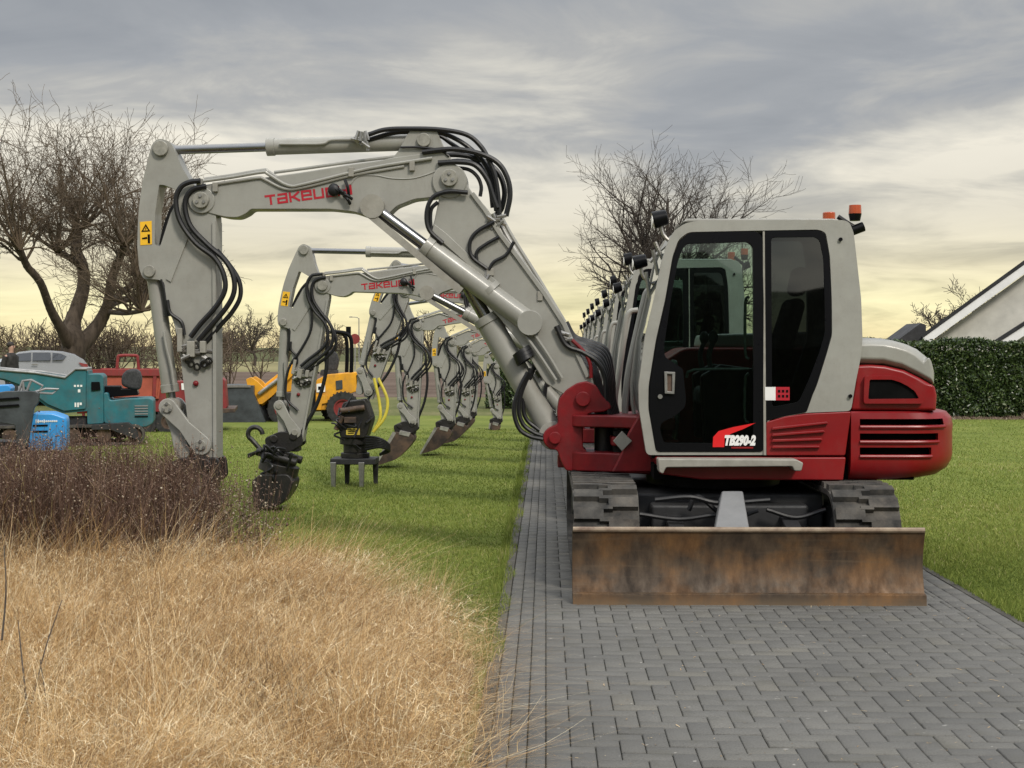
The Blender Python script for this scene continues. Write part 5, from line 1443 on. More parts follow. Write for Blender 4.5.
    H([(167, 300, 's'), (170, 313, 's'), (181, 322, 's'), (184, 335, 's')], 0.014, ys=-0.12)
    H([(163, 332, 's'), (165, 345, 's'), (170, 365, 's'), (173, 385, 's')], 0.011, m='grey', ys=-0.10)
    if not detail:
        H([(176, 205, 's'), (190, 240, 's'), (196, 275, 's'), (186, 310, 's'), (172, 345, 's'), (176, 390, 's'), (200, 410, 's')], 0.016, ys=-0.13)
        H([(225, 290, 's'), (232, 340, 's'), (228, 390, 's'), (216, 430, 's'), (206, 462, 's')], 0.024, ys=-0.08)
    # attachment at the stick end ---------------------------------------------------------------
    e = ps.t('s', A(203, 452)); s_ = k
    if attach in ('bucket', 'tilt'):
        b0 = e - Vector((0.02, 0.0)) * s_
        z0 = 0.03
        drop = b0.y - z0
        # quick coupler
        if detail: b0 = b0 - Vector((-0.04, 0.10))
        mb = MB()
        for yy in (-0.14, 0.10):
            mb.prism(rounded([(b0.x + 0.10 * s_, b0.y + 0.06 * s_), (b0.x + 0.12 * s_, b0.y - 0.10 * s_), (b0.x - 0.05 * s_, b0.y - 0.20 * s_), (b0.x - 0.34 * s_, b0.y - 0.16 * s_), (b0.x - 0.36 * s_, b0.y - 0.02 * s_), (b0.x - 0.18 * s_, b0.y + 0.06 * s_)], 0.04 * s_), Y(yy), Y(yy + 0.04))
        mb.cyl((b0.x, Y(-0.16), b0.y), (b0.x, Y(0.16), b0.y), 0.05 * s_, 16); mb.cyl((b0.x - 0.24 * s_, Y(-0.16), b0.y - 0.03 * s_), (b0.x - 0.24 * s_, Y(0.16), b0.y - 0.03 * s_), 0.05 * s_, 16)
        mb.box(b0.x - 0.30 * s_, b0.x + 0.06 * s_, Y(-0.12), Y(0.12), b0.y - 0.19 * s_, b0.y - 0.12 * s_)
        qc = mb.build('quick_coupler', M['greasy'], root, bevel=0.01)
        if attach == 'bucket':
            mb = MB(); w_ = 0.22 * (0.8 + 0.3 * s_)
            # curled bucket shell: arc from the coupler to the cutting lip
            top = Vector((b0.x - 0.02 * s_, b0.y - 0.18 * s_)); tipv = Vector((b0.x - (0.50 if bprof is None else bprof) * s_, z0))
            cc = (top + tipv) / 2 + Vector((0.10 * s_, -0.02)); sh = []
            ctrl = [top + Vector((-0.30 * s_, 0.03)), top, top + Vector((0.05 * s_, -0.14 * s_)), cc + Vector((0.02 * s_, -0.10 * s_)), (cc + tipv) / 2 + Vector((0.02, -0.04)), tipv]
            fine = catmull([(p.x, p.y, 0) for p in ctrl], 5); outs_ = []; ins = []
            for i, p in enumerate(fine):
                a_ = fine[max(0, i - 1)]; b_ = fine[min(len(fine) - 1, i + 1)]; d = (b_ - a_).normalized(); n_ = Vector((d.y, -d.x, 0)) * 0.018
                outs_.append((p.x, p.y)); ins.append((p.x + n_.x, p.y + n_.y))
            mb.prism(outs_ + ins[::-1], Y(0) - w_, Y(0) + w_)
            bk = mb.build('bucket', M['bucket'], root, bevel=0.004)
            side = outs_
            for yy in (-w_, w_ - 0.016):
                mb = MB(); mb.prism(side, Y(0) + yy - 0.001, Y(0) + yy + 0.017); mb.build('bucket_side', M['bucket'], bk, bevel=0.003)
            mb = MB(); d = (Vector(side[-1]) - Vector(side[0])).normalized(); n_ = Vector((-d.y, d.x)) * 0.035 * s_
            a_, b_ = Vector(side[0]), Vector(side[-1])
            mb.prism([tuple(a_ - n_), tuple(b_ - n_ * .6), tuple(b_ + n_ * .6), tuple(a_ + n_)], Y(0) - w_ - 0.006, Y(0) - w_ - 0.002)
            mb.prism([tuple(top + Vector((-0.20 * s_, 0.05))), tuple(top + Vector((0.0, 0.02))), tuple(top + Vector((-0.02, -0.03))), tuple(top + Vector((-0.22 * s_, 0.0)))], Y(0) - w_ - 0.008, Y(0) + w_ + 0.008)
            mb.build('side_cutter', M['bright'], bk)
        else:
            # tiltrotator with gripper hook and a narrow bucket below
            mb = MB()
            mb.cyl((b0.x - 0.16 * s_, Y(0), b0.y - 0.20 * s_), (b0.x - 0.20 * s_, Y(0), b0.y - 0.36 * s_), 0.19 * s_, 22); mb.cyl((b0.x - 0.19 * s_, Y(0), b0.y - 0.34 * s_), (b0.x - 0.22 * s_, Y(0), b0.y - 0.46 * s_), 0.25 * s_, 24)
            mb.cyl((b0.x - 0.45 * s_, Y(-0.2), b0.y - 0.18 * s_), (b0.x + 0.05 * s_, Y(-0.2), b0.y - 0.32 * s_), 0.05 * s_, 14); mb.cyl((b0.x - 0.45 * s_, Y(0.2), b0.y - 0.18 * s_), (b0.x + 0.05 * s_, Y(0.2), b0.y - 0.32 * s_), 0.05 * s_, 14)
            tr_ = mb.build('tilt_rotator', M['greasy'], root, bevel=0.01)
            r3 = random.Random(9); mb = MB()
            for q in range(12):
                a_ = Vector((b0.x - r3.uniform(0.0, 0.42) * s_, b0.y - r3.uniform(0.15, 0.5) * s_)); mb.tube([(a_.x, Y(-0.22), a_.y), (a_.x + r3.uniform(-.1, .1), Y(-0.27), a_.y + r3.uniform(-.08, .08)), (a_.x + r3.uniform(-.15, .15), Y(-0.2), a_.y + r3.uniform(-.15, .1))], 0.014, 6)
            mb.build('rotator_hoses', M['rubber'], tr_)
            mb = MB(); c = Vector((b0.x - 0.50 * s_, b0.y + 0.02 * s_))
            hk = [(c.x + 0.10 * s_ * math.cos(rad(t)) * (1 - (t - 0) / 900), c.y + 0.0 + 0.10 * s_ * math.sin(rad(t)) * (1 - t / 900)) for t in range(0, 251, 20)]
            mb.tube([(x_, Y(-0.05), z_) for x_, z_ in hk] + [(b0.x - 0.38 * s_, Y(-0.05), b0.y - 0.22 * s_)], 0.030 * s_, 8, 3); mb.build('lifting_hook', M['greasy'], tr_)
            mb = MB(); zt = b0.y - 0.46 * s_
            pf = [(b0.x - 0.05 * s_, zt), (b0.x + 0.02 * s_, zt - 0.10 * s_), (b0.x - 0.02 * s_, zt - 0.22 * s_), (b0.x - 0.12 * s_, 0.08), (b0.x - 0.30 * s_, 0.02), (b0.x - 0.48 * s_, 0.04), (b0.x - 0.50 * s_, zt - 0.08 * s_), (b0.x - 0.40 * s_, zt)]
            mb.prism(rounded(pf, 0.03), Y(0) - 0.2, Y(0) + 0.2); mb.build('bucket', M['greasy'], root, bevel=0.012)
    elif attach == 'grab':
        # black rotator box over a four legged sorting grab
        gx, gz = ps.grab
        mb = MB()
        mb.prism(rounded([(gx - 0.12, gz + 0.30), (gx + 0.14, gz + 0.34), (gx + 0.22, gz + 0.10), (gx + 0.15, gz - 0.12), (gx - 0.15, gz - 0.12), (gx - 0.18, gz + 0.05)], 0.04), Y(0) - 0.20, Y(0) + 0.20)
        gb = mb.build('rotator_housing', M['greasy'], root, bevel=0.015)
        mb = MB(); mb.cyl((gx, Y(0), gz - 0.12), (gx, Y(0), gz - 0.20), 0.18, 26); mb.cyl((gx, Y(0), gz - 0.20), (gx, Y(0), gz - 0.30), 0.14, 26); mb.cyl((gx, Y(0), gz - 0.30), (gx, Y(0), gz - 0.36), 0.17, 26); mb.build('rotator', M['greasy'], gb, bevel=0.008)
        mb = MB(); mb.box(gx - 0.08, gx + 0.08, Y(0) - 0.206, Y(0) - 0.198, gz - 0.08, gz - 0.005); lb = mb.build('maker_label', mat('pale_yellow_label', (0.55, 0.42, 0.06), 0.5), gb)
        mb = MB(); 
        for q in range(3): mb.box(gx - 0.06, gx + 0.01 + 0.02 * q, Y(0) - 0.209, Y(0) - 0.2055, gz - 0.066 + 0.02 * q, gz - 0.057 + 0.02 * q)
        mb.build('label_print', M['black'], lb)
        mb = MB(); mb.box(gx - 0.27, gx + 0.26, Y(0) - 0.20, Y(0) + 0.20, gz - 0.43, gz - 0.36); fr_ = mb.build('grab_frame', M['dark'], root, bevel=0.01)
        mb2 = [(-0.23, -0.20), (0.10, -0.20), (-0.12, 0.18), (0.22, 0.18)]
        for (dx, dy) in mb2:
            mb = MB(); mb.prism([(gx + dx - 0.035, gz - 0.40), (gx + dx + 0.035, gz - 0.40), (gx + dx + 0.022, 0.0), (gx + dx - 0.022, 0.0)], Y(0) + dy - 0.04, Y(0) + dy + 0.04); mb.build('grab_leg', M['steel'] if dy < 0 else M['dark'], fr_, bevel=0.006)
        mb = MB()
        mb.cyl((gx - 0.14, Y(0) - 0.23, gz + 0.20), (gx + 0.14, Y(0) - 0.23, gz + 0.24), 0.035, 12); mb.cyl((gx - 0.20, Y(0) - 0.21, gz - 0.02), (gx - 0.12, Y(0) - 0.21, gz + 0.14), 0.03, 12); mb.box(gx - 0.1, gx + 0.04, Y(0) - 0.24, Y(0) - 0.2, gz + 0.06, gz + 0.13)
        mb.build('tilt_cylinder', M['bucket'], gb, bevel=0.006)
        mb = MB(); r3 = random.Random(12)
        for q in range(9):
            a_ = (gx + r3.uniform(-.18, .2), gz + r3.uniform(-.28, .28)); mb.tube([(a_[0], Y(0) - 0.19, a_[1]), (a_[0] + r3.uniform(-.1, .1), Y(0) - 0.26, a_[1] + r3.uniform(-.1, .1)), (a_[0] + r3.uniform(-.14, .14), Y(0) - 0.19, a_[1] + r3.uniform(-.14, .14))], 0.012, 6)
        mb.build('rotator_hoses', M['rubber'], gb)
        mb = MB()
        for q in range(6): mb.tube([(gx + 0.15, Y(0) - 0.2, gz - 0.1 - 0.03 * q), (gx + 0.32, Y(0) - 0.25, gz - 0.12 - 0.02 * q), (gx + 0.42, Y(0) - 0.15, gz - 0.22 - 0.01 * q), (gx + 0.3, Y(0) - 0.1, gz - 0.32)], 0.016, 6)
        mb.build('grab_hoses', M['rubber'], fr_)
    if yellow_hoses:
        for (dx) in (0.0, 0.07):
            v0 = Vector(W(374 + dx * 60, 378, Y(-0.2))); v1 = Vector(W(379 + dx * 120, 400, Y(-0.2))); v2 = Vector(W(380 + dx * 60, 418, Y(-0.2))); v3 = Vector(W(373, 432, Y(-0.2)))
            mb = MB(); mb.tube([(v.x, Y(-0.2), v.y) for v in (v0, v1, v2, v3)], 0.018, 8, 6); mb.build('yellow_hose', M['yhose'], root)

GRP = 'light grey and red tracked excavators parked in a row on the path'
ex = thing('tracked_excavator', 'nearest and largest red and grey excavator with a rusty dozer blade on the paving', 'excavator', (CX, CY, 0), GRP)
make_body(ex)
make_arm(ex, Pose(1.0, FOOT, STK, 0.0, CY))

#            cy    k     kz    foot dx, stick pin px, dstick deg, attach, label
ROW = [(14.75, 0.805, 0.98, (322.5, 285), -10.6, 'tilt', 'second excavator in the row, arm ending in a black rotator with a curled hook'),
       (17.40, 0.68, 0.95, (405, 291), -20.0, 'grab', 'third excavator, slanted arm with yellow hoses and a black four legged grab'),
       (20.10, 0.71, 0.93, (418, 325), -3.0, 'bucket', 'fourth excavator, upright arm ending in a brown bucket beside the yellow hoses'),
       (22.50, 0.635, 0.92, (452, 342), -1.0, 'bucket', 'fifth excavator in the row, its brown bucket second right of the yellow hoses'),
       (24.80, 0.60, 0.92, (468, 350), -1.5, 'bucket', 'sixth excavator in the row, its bucket third right of the yellow hoses'),
       (27.00, 0.57, 0.91, (475, 353), -1.5, 'bucket', 'seventh excavator, mostly hidden, its small arm left of the far lone bucket'),
       (29.60, 0.56, 0.91, (496, 366), 4.0, 'bucket', 'farthest excavator, its small pointed bucket alone on grass at the path end')]
kids = [o for o in COL.objects if o.parent is ex]
body_names = ('track', 'undercarriage', 'slew', 'dozer', 'blade_', 'upper_frame', 'belly', 'swing', 'hatch', 'side_panel', 'step', 'counter', 'engine', 'hood', 'cab_frame', 'tank', 'handrail', 'work_light', 'guard_bracket', 'beacon', 'roof_beacon')
body = [o for o in kids if o.name.split('.')[0].startswith(body_names) and not o.name.startswith(('upper_boom',))]
def copy_tree(o, parent):
    c = o.copy(); COL.objects.link(c); c.parent = parent
    for ch in [q for q in COL.objects if q.parent is o]: copy_tree(ch, c)
    return c
for (cy, k, kz, spx, ds, att, lab) in ROW:
    cx = 0.68 + (CX - 0.68) * (k * 1.02)
    rt = thing('tracked_excavator', lab, 'excavator', (cx, cy, 0), GRP)
    for o in body:
        c = copy_tree(o, rt); c.scale = (k, k * 0.98, kz)
    foot = (cx + (FOOT.x - CX) * k, FOOT.y * kz)
    stk = W(spx[0], spx[1], cy - 0.1)
    ps = Pose(k, foot, stk, rad(ds), cy)
    if att == 'grab':
        gq = W(353, 428, cy - 0.2); ps.grab = (gq[0], gq[1])
    make_arm(rt, ps, detail=False, logo=True, yellow_hoses=(att == 'grab'), attach=att, bprof=0.36 if cy > 29 else 0.70)
# ------------------------------------------------------------------ hedges
m_leaf = attr_mat('hedge_leaf', [(0, (0.012, 0.022, 0.008)), (0.45, (0.040, 0.068, 0.018)), (0.8, (0.085, 0.125, 0.036)), (0.95, (0.18, 0.21, 0.09)), (1, (0.30, 0.31, 0.2))], 0.38, spec=0.5)
M['hedgecore'] = mat('hedge_twigs', (0.020, 0.022, 0.010), 0.95, var=0.3, scale=8)
def hedge(name, x0, x1, Y, dep, h, n, leaf, label):
    t = thing(name, label, 'hedge', ((x0 + x1) / 2, Y, 0))
    mb = MB(); ins = 0.2
    nx = max(8, int((x1 - x0) / 0.4)); rr = random.Random(5)
    rings = []
    for i in range(nx + 1):
        x = x0 + (x1 - x0) * i / nx; w = rr.uniform(-0.03, 0.03)
        rings.append([(x, Y + ins + w, 0), (x, Y + dep - ins, 0), (x, Y + dep - ins + w, h - ins + w), (x, Y + ins + w, h - ins + w * 2)])
    mb.loft(rings); mb.build('inner_branches', M['hedgecore'], t)
    f = rng.uniform(0, 1, n); x = rng.uniform(x0, x1, n); y = np.zeros(n); z = np.zeros(n)
    bump = lambda a, b: 0.05 * np.sin(a * 2.7) + 0.035 * np.sin(a * 7.1 + b * 5) + 0.02 * np.sin(a * 15 + b * 11)
    s = f < 0.68; y[s] = Y + np.abs(rng.normal(0, 0.07, s.sum())); z[s] = rng.uniform(0.02, 1, s.sum()) ** 0.9 * h
    y[s] -= bump(x[s], z[s])
    s = ~s; y[s] = rng.uniform(Y, Y + dep, s.sum()); z[s] = h + bump(x[s], y[s]) * 0.9 + rng.normal(0, 0.025, s.sum())
    C = np.stack([x, y, z], 1)
    d1 = rng.normal(0, 1, (n, 3)); d1 /= np.linalg.norm(d1, axis=1)[:, None]
    d2 = rng.normal(0, 1, (n, 3)); d2 -= d1 * (d1 * d2).sum(1)[:, None]; d2 /= np.linalg.norm(d2, axis=1)[:, None]
    L = (leaf * rng.uniform(0.6, 1.2, n))[:, None]
    V = np.stack([C - d1 * L, C - d2 * L * 0.42, C + d1 * L, C + d2 * L * 0.42], 1).reshape(-1, 3) - np.array(t.location)
    i = np.arange(n)[:, None] * 4
    clump = 0.5 + 0.5 * np.sin(x * 6 + np.sin(z * 7) * 2) * np.sin(z * 8 + x * 3)
    np_mesh('foliage', V, np.concatenate([i, i + 1, i + 2, i + 3], 1), m_leaf, np.repeat(np.clip(rng.normal(0.42 + 0.14 * (clump - 0.5), 0.24, n), 0, 1), 4), t)
hedge('clipped_hedge', 5.6, 17.5, 34.8, 1.1, 1.76, 90000, 0.050, 'dark green clipped hedge in front of the pale house on the right')
hedge('clipped_hedge', -1.65, 4.5, 40.2, 1.0, 1.28, 16000, 0.05, 'dark green hedge far down the path behind the smallest excavator bucket')
n = 5200
x = rng.uniform(7.0, 13.5, n); y = 34.75 - np.abs(rng.normal(0, 0.28, n))
v, f, a = blades(np.stack([x, y, np.zeros(n)], 1), rng.uniform(0.03, 0.22, n) * (0.45 + 0.55 * (np.sin(x * 1.1 + 0.6) > 0.2)), rng.normal(0, 0.07, (n, 2)), np.full(n, 0.012), 3, np.clip(rng.normal(0.45, 0.2, n), 0, 1))
tag(np_mesh('dry_hedge_bottom', v, f, m_seed, a), 'strip of dry brown grass and dead leaves along the foot of the right hedge', 'dry grass', kind='stuff')

# ------------------------------------------------------------------ house
HX = lambda px, Y: W(px, 345, Y)[0]
HR = rad(15.8)
def gable(t, Y, depth, e0, pt, run, fwd=0.0):
    """gable end facing the path; e0 left eave, pt a point of its verge (pixels), run half width in metres"""
    a = W(*e0, Y); c, sn = math.cos(HR), math.sin(HR)
    kx, kz = W(pt[0], pt[1], 1.0); kz = kz - 1.6
    u = (a[0] - kx * Y) / (-kx * sn - c); zz = 1.6 + kz * (Y - u * sn); sl = (zz - a[1]) / u
    r = (run, a[1] + sl * run); b = (2 * run, a[1])
    def wf(x, y, z): return (a[0] + x * c + y * sn, Y - x * sn + y * c, z)
    A0 = (0.0, a[1])
    mb = MB(); mb.prism([(0.25, 0), (b[0] - 0.25, 0), (b[0] - 0.25, b[1] - 0.1), (r[0], r[1] - 0.28), (0.25, a[1] - 0.1)], 0, depth)
    mb.warp(wf); mb.build('wall', M['stucco'], t)
    for (p, sg) in ((A0, 1), (b, -1)):
        nrm = Vector((-sl * sg, 1)).normalized(); P0, P1 = Vector(p), Vector(r)
        mb = MB(); mb.prism([tuple(P0), tuple(P1), tuple(P1 + nrm * 0.10), tuple(P0 + nrm * 0.10)], -0.42, depth + 0.4); mb.warp(wf)
        rf = mb.build('roof', M['tile'], t)
        mb = MB(); mb.prism([tuple(P0 - nrm * 0.22), tuple(P1 - nrm * 0.22), tuple(P1 - nrm * 0.004), tuple(P0 - nrm * 0.004)], -0.40, -0.34); mb.warp(wf); mb.build('verge_board', M['fascia'], rf, bevel=0.006)
        mb = MB(); mb.prism([tuple(P0 - nrm * 0.05), tuple(P1 - nrm * 0.05), tuple(P1 - nrm * 0.006), tuple(P0 - nrm * 0.006)], -0.33, -0.004); mb.warp(wf); mb.build('soffit', M['fascia'], rf)
t = thing('house', 'cream rendered house with white verge boards and a dark tiled roof behind the right hedge', 'house', (HX(1000, 44), 44, 0))
gable(t, 44, 11, (923, 338), (1024, 265), 6.0)
mb = MB(); sr = WL([(884, 350), (921, 323), (926, 325), (926, 350)], 45.2)
mb.prism(sr, 45.2, 47); mb.build('side_roof', M['tile'], t)
mb = MB(); mb.prism([(sr[0][0] + 0.2, 0), (sr[3][0] - .01, 0), (sr[3][0] - .01, sr[3][1] - 0.004), (sr[0][0] + 0.2, sr[0][1] - 0.004)], 45.3, 46.9); mb.build('side_wall', M['stucco'], t)
gable(t, 40.5, 2.2, (992, 346.5), (1024, 326), 3.0)

# ------------------------------------------------------------------ street furniture far away
def lamp(px, Y, ztop, arm, label):
    X = W(px, 350, Y)[0]
    t = thing('street_lamp', label, 'street lamp', (X, Y, 0), 'street lamps on the far road')
    mb = MB(); mb.cyl((X, Y, 0), (X, Y, ztop), 0.09, 8, r1=0.06); mb.build('pole', M['pole'], t)
    mb = MB(); mb.tube([(X, Y, ztop - 0.1), (X + arm * 0.3, Y, ztop + 0.1), (X + arm, Y, ztop + 0.15)], 0.05, 6); mb.box(X + min(arm, arm * 1.4), X + max(arm, arm * 1.4), Y - 0.12, Y + 0.12, ztop + 0.08, ztop + 0.22); mb.build('lamp_head', M['pole'], t)
lamp(608.5, 150, 8.3, 0.9, 'thin street lamp standing left of the cabs, against the yellow sky')
lamp(359, 195, 5.8, -0.9, 'thin street lamp right of the orange loader roll bar, on the far road')
X = W(355, 350, 120)[0]
t = thing('road_sign', 'small round red road sign far away just right of the loader roll bar', 'road sign', (X, 120, 0))
mb = MB(); mb.cyl((X, 120, 0), (X, 120, 2.2), 0.05, 8); mb.build('pole', M['pole'], t)
mb = MB(); mb.cyl((X, 119.9, 2.5), (X, 119.94, 2.5), 0.42, 20); mb.build('sign_disc', M['tred'], t)

# ------------------------------------------------------------------ vehicles on the left
def wheel(t, px, py, Y, r, rim, hub, w=0.26, name='wheel'):
    c = W(px, py, Y)
    mb = MB(); mb.ring((c[0], Y + w / 2, c[1]), (0, 1, 0), r, r * 0.58, w, 36)
    for k in range(26):
        a = 2 * math.pi * k / 26; rr = r * 1.02
        mb.box(c[0] + rr * math.cos(a) - 0.015, c[0] + rr * math.cos(a) + 0.015, Y + (0.01 if k % 2 else w * 0.45), Y + w * (0.55 if k % 2 else 0.99), c[1] + rr * math.sin(a) - 0.015, c[1] + rr * math.sin(a) + 0.015)
    o = mb.build(name, M['tyre'], t)
    mb = MB(); mb.ring((c[0], Y + w / 2, c[1]), (0, 1, 0), r * 0.60, r * 0.50, w * 0.9, 28); mb.cyl((c[0], Y + w * 0.25, c[1]), (c[0], Y + w * 0.55, c[1]), r * 0.52, 24); mb.cyl((c[0], Y + w * 0.12, c[1]), (c[0], Y + w * 0.3, c[1]), r * 0.2, 16)
    mb.build('rim', M[rim], o)
    return o
# orange wheel loader
Y = 33.6
t = thing('wheel_loader', 'orange compact wheel loader with red rims and a big dark bucket, behind the second arm', 'wheel loader', (W(300, 400, Y)[0], Y, 0))
for (px, py) in ((280.5, 409), (339, 408.5)):
    wheel(t, px, py, Y - 0.75, 0.36, 'tred', None); wheel(t, px, py, Y + 0.55, 0.36, 'tred', None)
def pr(pts, y0, y1, m, name, parent, r=0.02, bev=0.01, YY=None, holes=()):
    mb = MB(); mb.prism(rounded(WL(pts, YY if YY is not None else Y - 0.6), r), y0, y1, holes=[WL(h, YY if YY is not None else Y - 0.6) for h in holes]); return mb.build(name, M[m] if isinstance(m, str) else m, parent, bevel=bev)
pr([(313, 380), (324, 374.5), (356, 372), (361, 375), (362, 392), (352, 392), (347, 394), (338, 393), (329, 398), (324, 410), (312, 411)], Y - 0.55, Y + 0.55, 'lorange', 'rear_body', t, 0.05, 0.02)
pr([(353, 375), (360, 375), (360.5, 390), (354, 390)], Y - 0.57, Y - 0.545, 'black', 'rear_grille', t, 0.01, 0.002)
for k in range(3): pr([(354, 378 + 4.5 * k), (359.5, 378 + 4.5 * k), (359.5, 380 + 4.5 * k), (354, 380 + 4.5 * k)], Y - 0.585, Y - 0.57, 'lorange', 'grille_bar', t, 0.003, 0.002)
pr([(332.5, 381), (339, 380), (339.5, 389), (333, 390)], Y - 0.57, Y - 0.545, 'slate', 'side_grille', t, 0.01, 0.002)
pr([(313.5, 384), (322, 383), (322, 392), (313.5, 392.5)], Y - 0.575, Y - 0.55, 'white', 'plate', t, 0.005, 0.002)
pr([(315, 386.5), (318.5, 386.5), (318.5, 390), (315, 390)], Y - 0.58, Y - 0.574, 'black', 'plate_print', t, 0.002, 0)
pr([(313, 396), (324, 395), (325, 403), (319, 404), (318, 410), (313, 410)], Y - 0.60, Y - 0.555, 'lorange', 'step_box', t, 0.01, 0.006)
pr([(290, 392), (315, 390), (318, 412), (288, 413)], Y - 0.35, Y + 0.35, 'dark', 'chassis', t, 0.03)
pr([(262, 384), (290, 362), (300, 362), (302, 372), (297, 391), (286, 392), (277, 393), (266, 400), (259, 407), (256, 401)], Y - 0.50, Y + 0.50, 'lorange', 'front_body', t, 0.05, 0.02)
for yy in (Y - 0.62, Y + 0.50):
    pr([(244, 379), (249, 377), (255, 381), (262, 388), (289, 365), (296, 369), (270, 396), (260, 404), (254, 404), (248, 398)], yy, yy + 0.12, 'lorange', 'loader_arm', t, 0.03)
mb = MB(); a, b = W(256, 394, Y - 0.68), W(284, 373, Y - 0.68); mb.cyl((a[0], Y - 0.68, a[1]), (b[0], Y - 0.68, b[1]), 0.045, 12); mb.build('tilt_ram', M['steel'], t)
mb = MB(); sh = [(250, 385.5), (216, 385.5), (212, 387), (206, 396), (204, 408), (208, 420), (214, 424.5), (262, 424.8), (262, 423), (256, 408), (250, 394)]
s2 = WL(sh, Y - 0.9); ins = WL([(246, 388), (218, 388), (212, 396), (209, 408), (213, 419), (218, 422), (256, 422.5), (250, 408), (246, 396)], Y - 0.9)
mb.prism(rounded(s2, 0.03), Y - 0.9, Y - 0.87); mb.prism(rounded(s2, 0.03), Y + 0.87, Y + 0.9)
mb.prism(s2, Y - 0.869, Y + 0.869, holes=[ins]); bk = mb.build('bucket', M['slate'], t)
pr([(217, 384.6), (250, 384.6), (250, 387), (217, 387)], Y - 0.93, Y - 0.905, 'steel', 'bucket_edge', bk, 0.004, 0.002)
pr([(317, 370), (334, 370), (334, 375), (316, 376)], Y - 0.25, Y + 0.25, 'seatf', 'seat', t, 0.03, 0.02)
pr([(321, 352), (327, 350), (333, 353), (335, 362), (333, 371), (324, 371), (320, 362)], Y - 0.25, Y + 0.2, 'seatf', 'backrest', t, 0.06, 0.04)
for yy in (Y - 0.5, Y + 0.5):
    mb = MB(); mb.tube([(W(a, b, yy)[0], yy, W(a, b, yy)[1]) for a, b in ((348.5, 373), (349, 355), (348.5, 341), (346, 335), (340, 332.5), (328, 331.5))], 0.045, 10); mb.build('roll_bar', M['black'], t)
mb = MB()
for (px, py) in ((328, 331.5), (340, 332.5)): c = W(px, py, Y); mb.cyl((c[0], Y - 0.5, c[1]), (c[0], Y + 0.5, c[1]), 0.045, 10)
c = W(346, 331, Y - 0.4); mb.box(c[0] - 0.05, c[0] + 0.06, Y - 0.5, Y - 0.38, c[1] - 0.08, c[1] + 0.1); mb.build('roll_bar_cross_tube', M['black'], t)
mb = MB(); c = W(312, 369, Y); mb.tube([(c[0] - 0.25, Y, c[1] - 0.2), (c[0], Y, c[1])], 0.03, 8, 0); mb.ring((c[0], Y, c[1]), (0.6, 0, 1), 0.19, 0.16, 0.03, 24); mb.build('steering_wheel', M['black'], t)

t.rotation_euler.z = rad(6)
# teal tracked dumper
Y = 25.0
t = thing('tracked_dumper', 'teal tracked dumper with a sloping skip and black seat behind the brown shrubs', 'dumper', (W(60, 400, Y)[0], Y, 0))
def shell(pts, y0, y1, th, m, name, par, YY):
    q = rounded(WL(pts, YY), 0.03); mb = MB()
    mb.prism(q, y0, y0 + th); mb.prism(q, y1 - th, y1)
    return mb, q
tub = [(-34, 367), (-20, 369), (0, 370.6), (28, 373), (57, 378), (67, 369.5), (77, 369.5), (77, 409), (56, 411), (40, 404), (18, 386), (0, 379), (-30, 374)]
mb, q = shell(tub, Y - 0.55, Y + 0.55, 0.04, 'teal', 'skip', t, Y - 0.55)
fl = WL([(77, 371), (77, 409), (56, 411), (40, 404), (18, 386), (0, 379), (-30, 374), (-30, 375.5), (0, 380.5), (17, 388), (39, 406.5), (55, 413.5), (79, 411.5), (79, 371)], Y - 0.55)
mb.prism(fl, Y - 0.508, Y + 0.508)
sk = mb.build('skip', M['teal'], t, bevel=0.008)
mb = MB()
for yy in (Y - 0.56, Y + 0.55):
    mb.tube([(W(a, b, Y - 0.55)[0], yy, W(a, b, Y - 0.55)[1]) for a, b in ((-34, 366.5), (0, 370), (28, 372.5), (57, 377.5), (67, 369), (78, 369))], 0.022, 8, 0)
mb.box(W(67, 369, Y - .55)[0], W(78, 369, Y - .55)[0], Y - 0.55, Y + 0.55, W(67, 371, Y - .55)[1], W(67, 369, Y - .55)[1] + 0.01)
mb.build('skip_rim', M['pole'], sk)
mb = MB()
for (a, b, w_, h_) in ((66.5, 386, 2, 2), (69.5, 386, 2, 2), (72.5, 386, 2, 2), (70.5, 391, 2.4, 3), (67, 405, 1.6, 4.5), (69.5, 405, 1.6, 4.5), (72, 404, 2.2, 2.5)):
    c = W(a, b, Y - 0.55); s_ = (Y - 0.55) / F_PX; mb.box(c[0] - w_ * s_ / 2, c[0] + w_ * s_ / 2, Y - 0.556, Y - 0.549, c[1] - h_ * s_ / 2, c[1] + h_ * s_ / 2)
mb.build('lettering', M['white'], sk)
pr([(78, 376), (80, 374), (92, 374), (94.5, 377), (95, 424), (79, 425)], Y - 0.5, Y + 0.5, 'teal', 'control_stand', t, 0.03, 0.015, YY=Y - 0.5)
pr([(83, 382), (91, 382), (92, 390), (83, 391)], Y - 0.53, Y - 0.50, 'black', 'control_panel', t, 0.01, 0.004, YY=Y - 0.5)
eb = pr([(94.5, 393), (99, 393), (100.5, 401), (118, 399), (140, 398.5), (143.5, 401), (143.5, 424), (137, 428), (120, 429), (112, 425), (95, 424)], Y - 0.5, Y + 0.5, 'teal', 'engine_cover', t, 0.05, 0.02, YY=Y - 0.5)
for k in range(5): pr([(125, 406 + 2.7 * k), (138, 406 + 2.7 * k), (138, 407.2 + 2.7 * k), (125, 407.2 + 2.7 * k)], Y - 0.512, Y - 0.498, 'pole' if k < 4 else 'black', 'louvre', eb, 0.002, 0, YY=Y - 0.5)
pr([(95, 386.5), (112, 386.5), (113, 389.5), (128, 389), (130, 396), (100, 398), (96, 392)], Y - 0.25, Y + 0.25, 'black', 'seat', t, 0.03, 0.02, YY=Y - 0.4)
